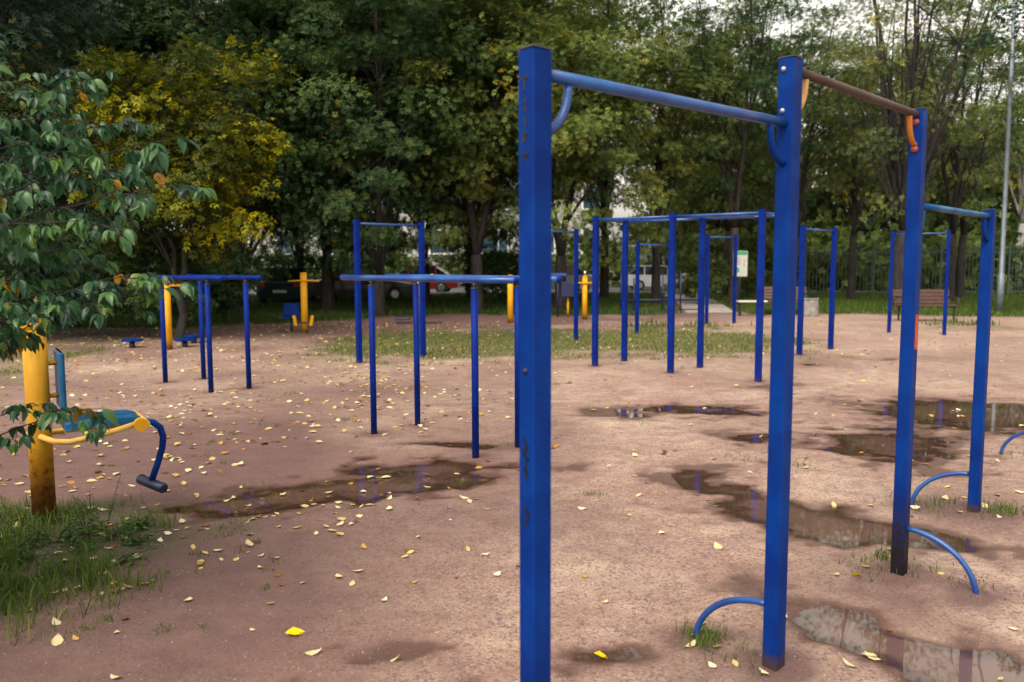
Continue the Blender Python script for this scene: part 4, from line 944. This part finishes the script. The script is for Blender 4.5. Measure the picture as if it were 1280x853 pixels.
# ------------------------------------------------------------------ fallen leaves
def leaf_mesh(name, L, W, fold, droop, mat, tint, seed):
    T = leaf_template(L, W, fold, droop); rg = np.random.RandomState(seed); v = T[0].copy(); v[:, 0] -= L/2; v[:, 2] += .004+.25*L*np.abs(v[:, 0]/L)**2*2+rg.uniform(0, .002, len(v))
    return npmesh(name, v, T[1], mat, np.full(len(v), tint), True)
LM = [leaf_mesh('fallen_leaf', rg.uniform(.05, .075), rg.uniform(.028, .045), rg.uniform(-.1, .45), rg.uniform(-.2, .2), mt, tt, 20+i_) for i_, (mt, tt) in enumerate([('litter', t_) for t_ in (.05, .3, .5, .6, .75, .9)]+[('litter_pale', t_) for t_ in (.2, .4, .6, .8, .95)])]
rg = np.random.RandomState(33)
def dens(x, y):
    d = .10+.85*np.clip((-x+.6)/2.2, 0, 1)*np.clip((y-3.0)/2.5, .25, 1)+.5*np.clip((y-11)/4, 0, 1)*np.clip((7-x)/3, .3, 1)
    for cx, cy, r in ((1.9, 3.95, .35), (2.8, 5.15, .4), (.95, 3.2, .3), (-2.5, 4.3, .7), (4.4, 6.5, .4)): d = d+.9*np.exp(-((x-cx)**2+(y-cy)**2)/r**2)
    return np.clip(d*(.15+2.2*np.clip(fbm(x*1.1, y*1.1, 91, 3)-.28, 0, 1)), 0, 1)
pts = []
while len(pts) < 4300:
    y = 2.5+rg.uniform(0, 1)**.8*19.5; x = rg.uniform(-.75, .75)*y
    if rg.uniform() < dens(np.array([x]), np.array([y]))[0]: pts.append((x, y))
pts.sort(key=lambda p: p[1]); first = None
for k, (x, y) in enumerate(pts[:300]):
    o = D.objects.new('fallen_leaf', LM[rg.randint(0, len(LM))]) if first is None else first.copy()
    o.data = LM[rg.randint(0, len(LM))]; C.objects.link(o); first = first or o
    o.location = (x, y, max(0, float(hgt(x, y)))+.001); o.rotation_euler = (rg.normal(0, .18), rg.normal(0, .18), rg.uniform(0, 6.28)); s_ = rg.uniform(.55, 1.15); o.scale = (s_, s_, s_)
    tag(o, 'small dry yellowish leaf lying flat on the clay ground', 'fallen leaf', 'dry leaves scattered over the near clay')
rest = np.array(pts[300:]); n = len(rest); T = leaf_template(.07, .045, .2, .1); a = rg.uniform(0, 6.28, n)
Pp = np.stack([rest[:, 0], rest[:, 1], np.maximum(0, hgt(rest[:, 0], rest[:, 1]))+.010], 1)
Vv, Ff, Tt = scatter(T[0], T[1], Pp, np.stack([np.cos(a), np.sin(a), rg.normal(0, .15, n)], 1), np.stack([rg.normal(0, .3, n), rg.normal(0, .3, n), np.ones(n)], 1), rg.uniform(.6, 1.25, n), rg.uniform(0, 1, n))
o = D.objects.new('leaf_litter', npmesh('leaf_litter', Vv, Ff, 'litter', Tt)); C.objects.link(o); tag(o, 'dense scatter of small fallen leaves over the farther ground', 'fallen leaves', None, 'stuff')
def special(x, y, s_, rz, mesh, label, tilt=(.1, .1)):
    o = D.objects.new('fallen_leaf', mesh); C.objects.link(o); o.location = (x, y, max(0, float(hgt(x, y)))+.004); o.rotation_euler = (tilt[0], tilt[1], rz); o.scale = (s_,)*3
    tag(o, label, 'fallen leaf')
ybig = leaf_mesh('fallen_leaf', .080, .050, .55, .35, 'litter_yellow', .8, 77)
special(-.93, 3.37, 1.15, .35, ybig, 'large bright yellow leaf on bare clay in the left foreground', (.2, -.15))
special(.36, 3.18, .85, .1, ybig, 'yellow leaf left of the grass tuft at the second post')
special(1.73, 3.98, .8, 2.0, ybig, 'bright yellow leaf in the litter left of the rusty third post', (.35, .1))
special(1.63, 3.40, .8, .6, LM[0], 'orange-brown leaf floating on the nearest puddle')

# ------------------------------------------------------------------ light, sky, camera
SUN_EL, SUN_AZ = 52, 205      # degrees; azimuth clockwise from +Y
w = D.worlds.new('World'); S.world = w; w.use_nodes = True; nt = w.node_tree; nt.nodes.clear()
sky = nt.nodes.new('ShaderNodeTexSky'); sky.sky_type = 'NISHITA'; sky.sun_disc = False
sky.sun_elevation = math.radians(SUN_EL); sky.sun_rotation = math.radians(SUN_AZ); sky.air_density = 1.6; sky.dust_density = 4.0; sky.ozone_density = .6
hs = nt.nodes.new('ShaderNodeHueSaturation'); hs.inputs['Saturation'].default_value = .12; hs.inputs['Value'].default_value = 2.0
mx = nt.nodes.new('ShaderNodeMix'); mx.data_type = 'RGBA'; mx.blend_type = 'MULTIPLY'; mx.inputs[0].default_value = 1; mx.inputs[7].default_value = (1.0, .955, .86, 1)
bg = nt.nodes.new('ShaderNodeBackground'); bg.inputs['Strength'].default_value = .15
ow = nt.nodes.new('ShaderNodeOutputWorld')
nt.links.new(sky.outputs[0], hs.inputs['Color']); nt.links.new(hs.outputs[0], mx.inputs[6]); nt.links.new(mx.outputs[2], bg.inputs[0]); nt.links.new(bg.outputs[0], ow.inputs[0])
sl = D.lights.new('sun', 'SUN'); sl.energy = 1.5; sl.angle = math.radians(25); sl.color = (1, .94, .85)
so_ = D.objects.new('sun', sl); C.objects.link(so_); so_.location = (0, 0, 30)
az = math.radians(SUN_AZ); el = math.radians(SUN_EL); dv = Vector((math.sin(az)*math.cos(el), math.cos(az)*math.cos(el), math.sin(el)))
so_.rotation_euler = dv.to_track_quat('Z', 'Y').to_euler()

cd = D.cameras.new('camera'); cam = D.objects.new('camera', cd); C.objects.link(cam); S.camera = cam
cd.sensor_width = 36; cd.lens = 1020/1280*36; cd.clip_start = .05; cd.clip_end = 2000
pch, rol = .096, -.003
fwd = Vector((0, math.cos(pch), -math.sin(pch))); rt = Vector((1, 0, 0)); up = rt.cross(fwd)
ra = rt*math.cos(rol)+up*math.sin(rol); ub = up*math.cos(rol)-rt*math.sin(rol)
cam.matrix_world = Matrix(((ra.x, ub.x, -fwd.x, 0), (ra.y, ub.y, -fwd.y, 0), (ra.z, ub.z, -fwd.z, 1.6), (0, 0, 0, 1)))
cd.dof.use_dof = True; cd.dof.focus_distance = 5.0; cd.dof.aperture_fstop = 2.4
S.view_settings.view_transform = 'Standard'; S.view_settings.look = 'None'; S.view_settings.exposure = 0; S.view_settings.gamma = 1
S.cycles.max_bounces = 6; S.cycles.transparent_max_bounces = 8
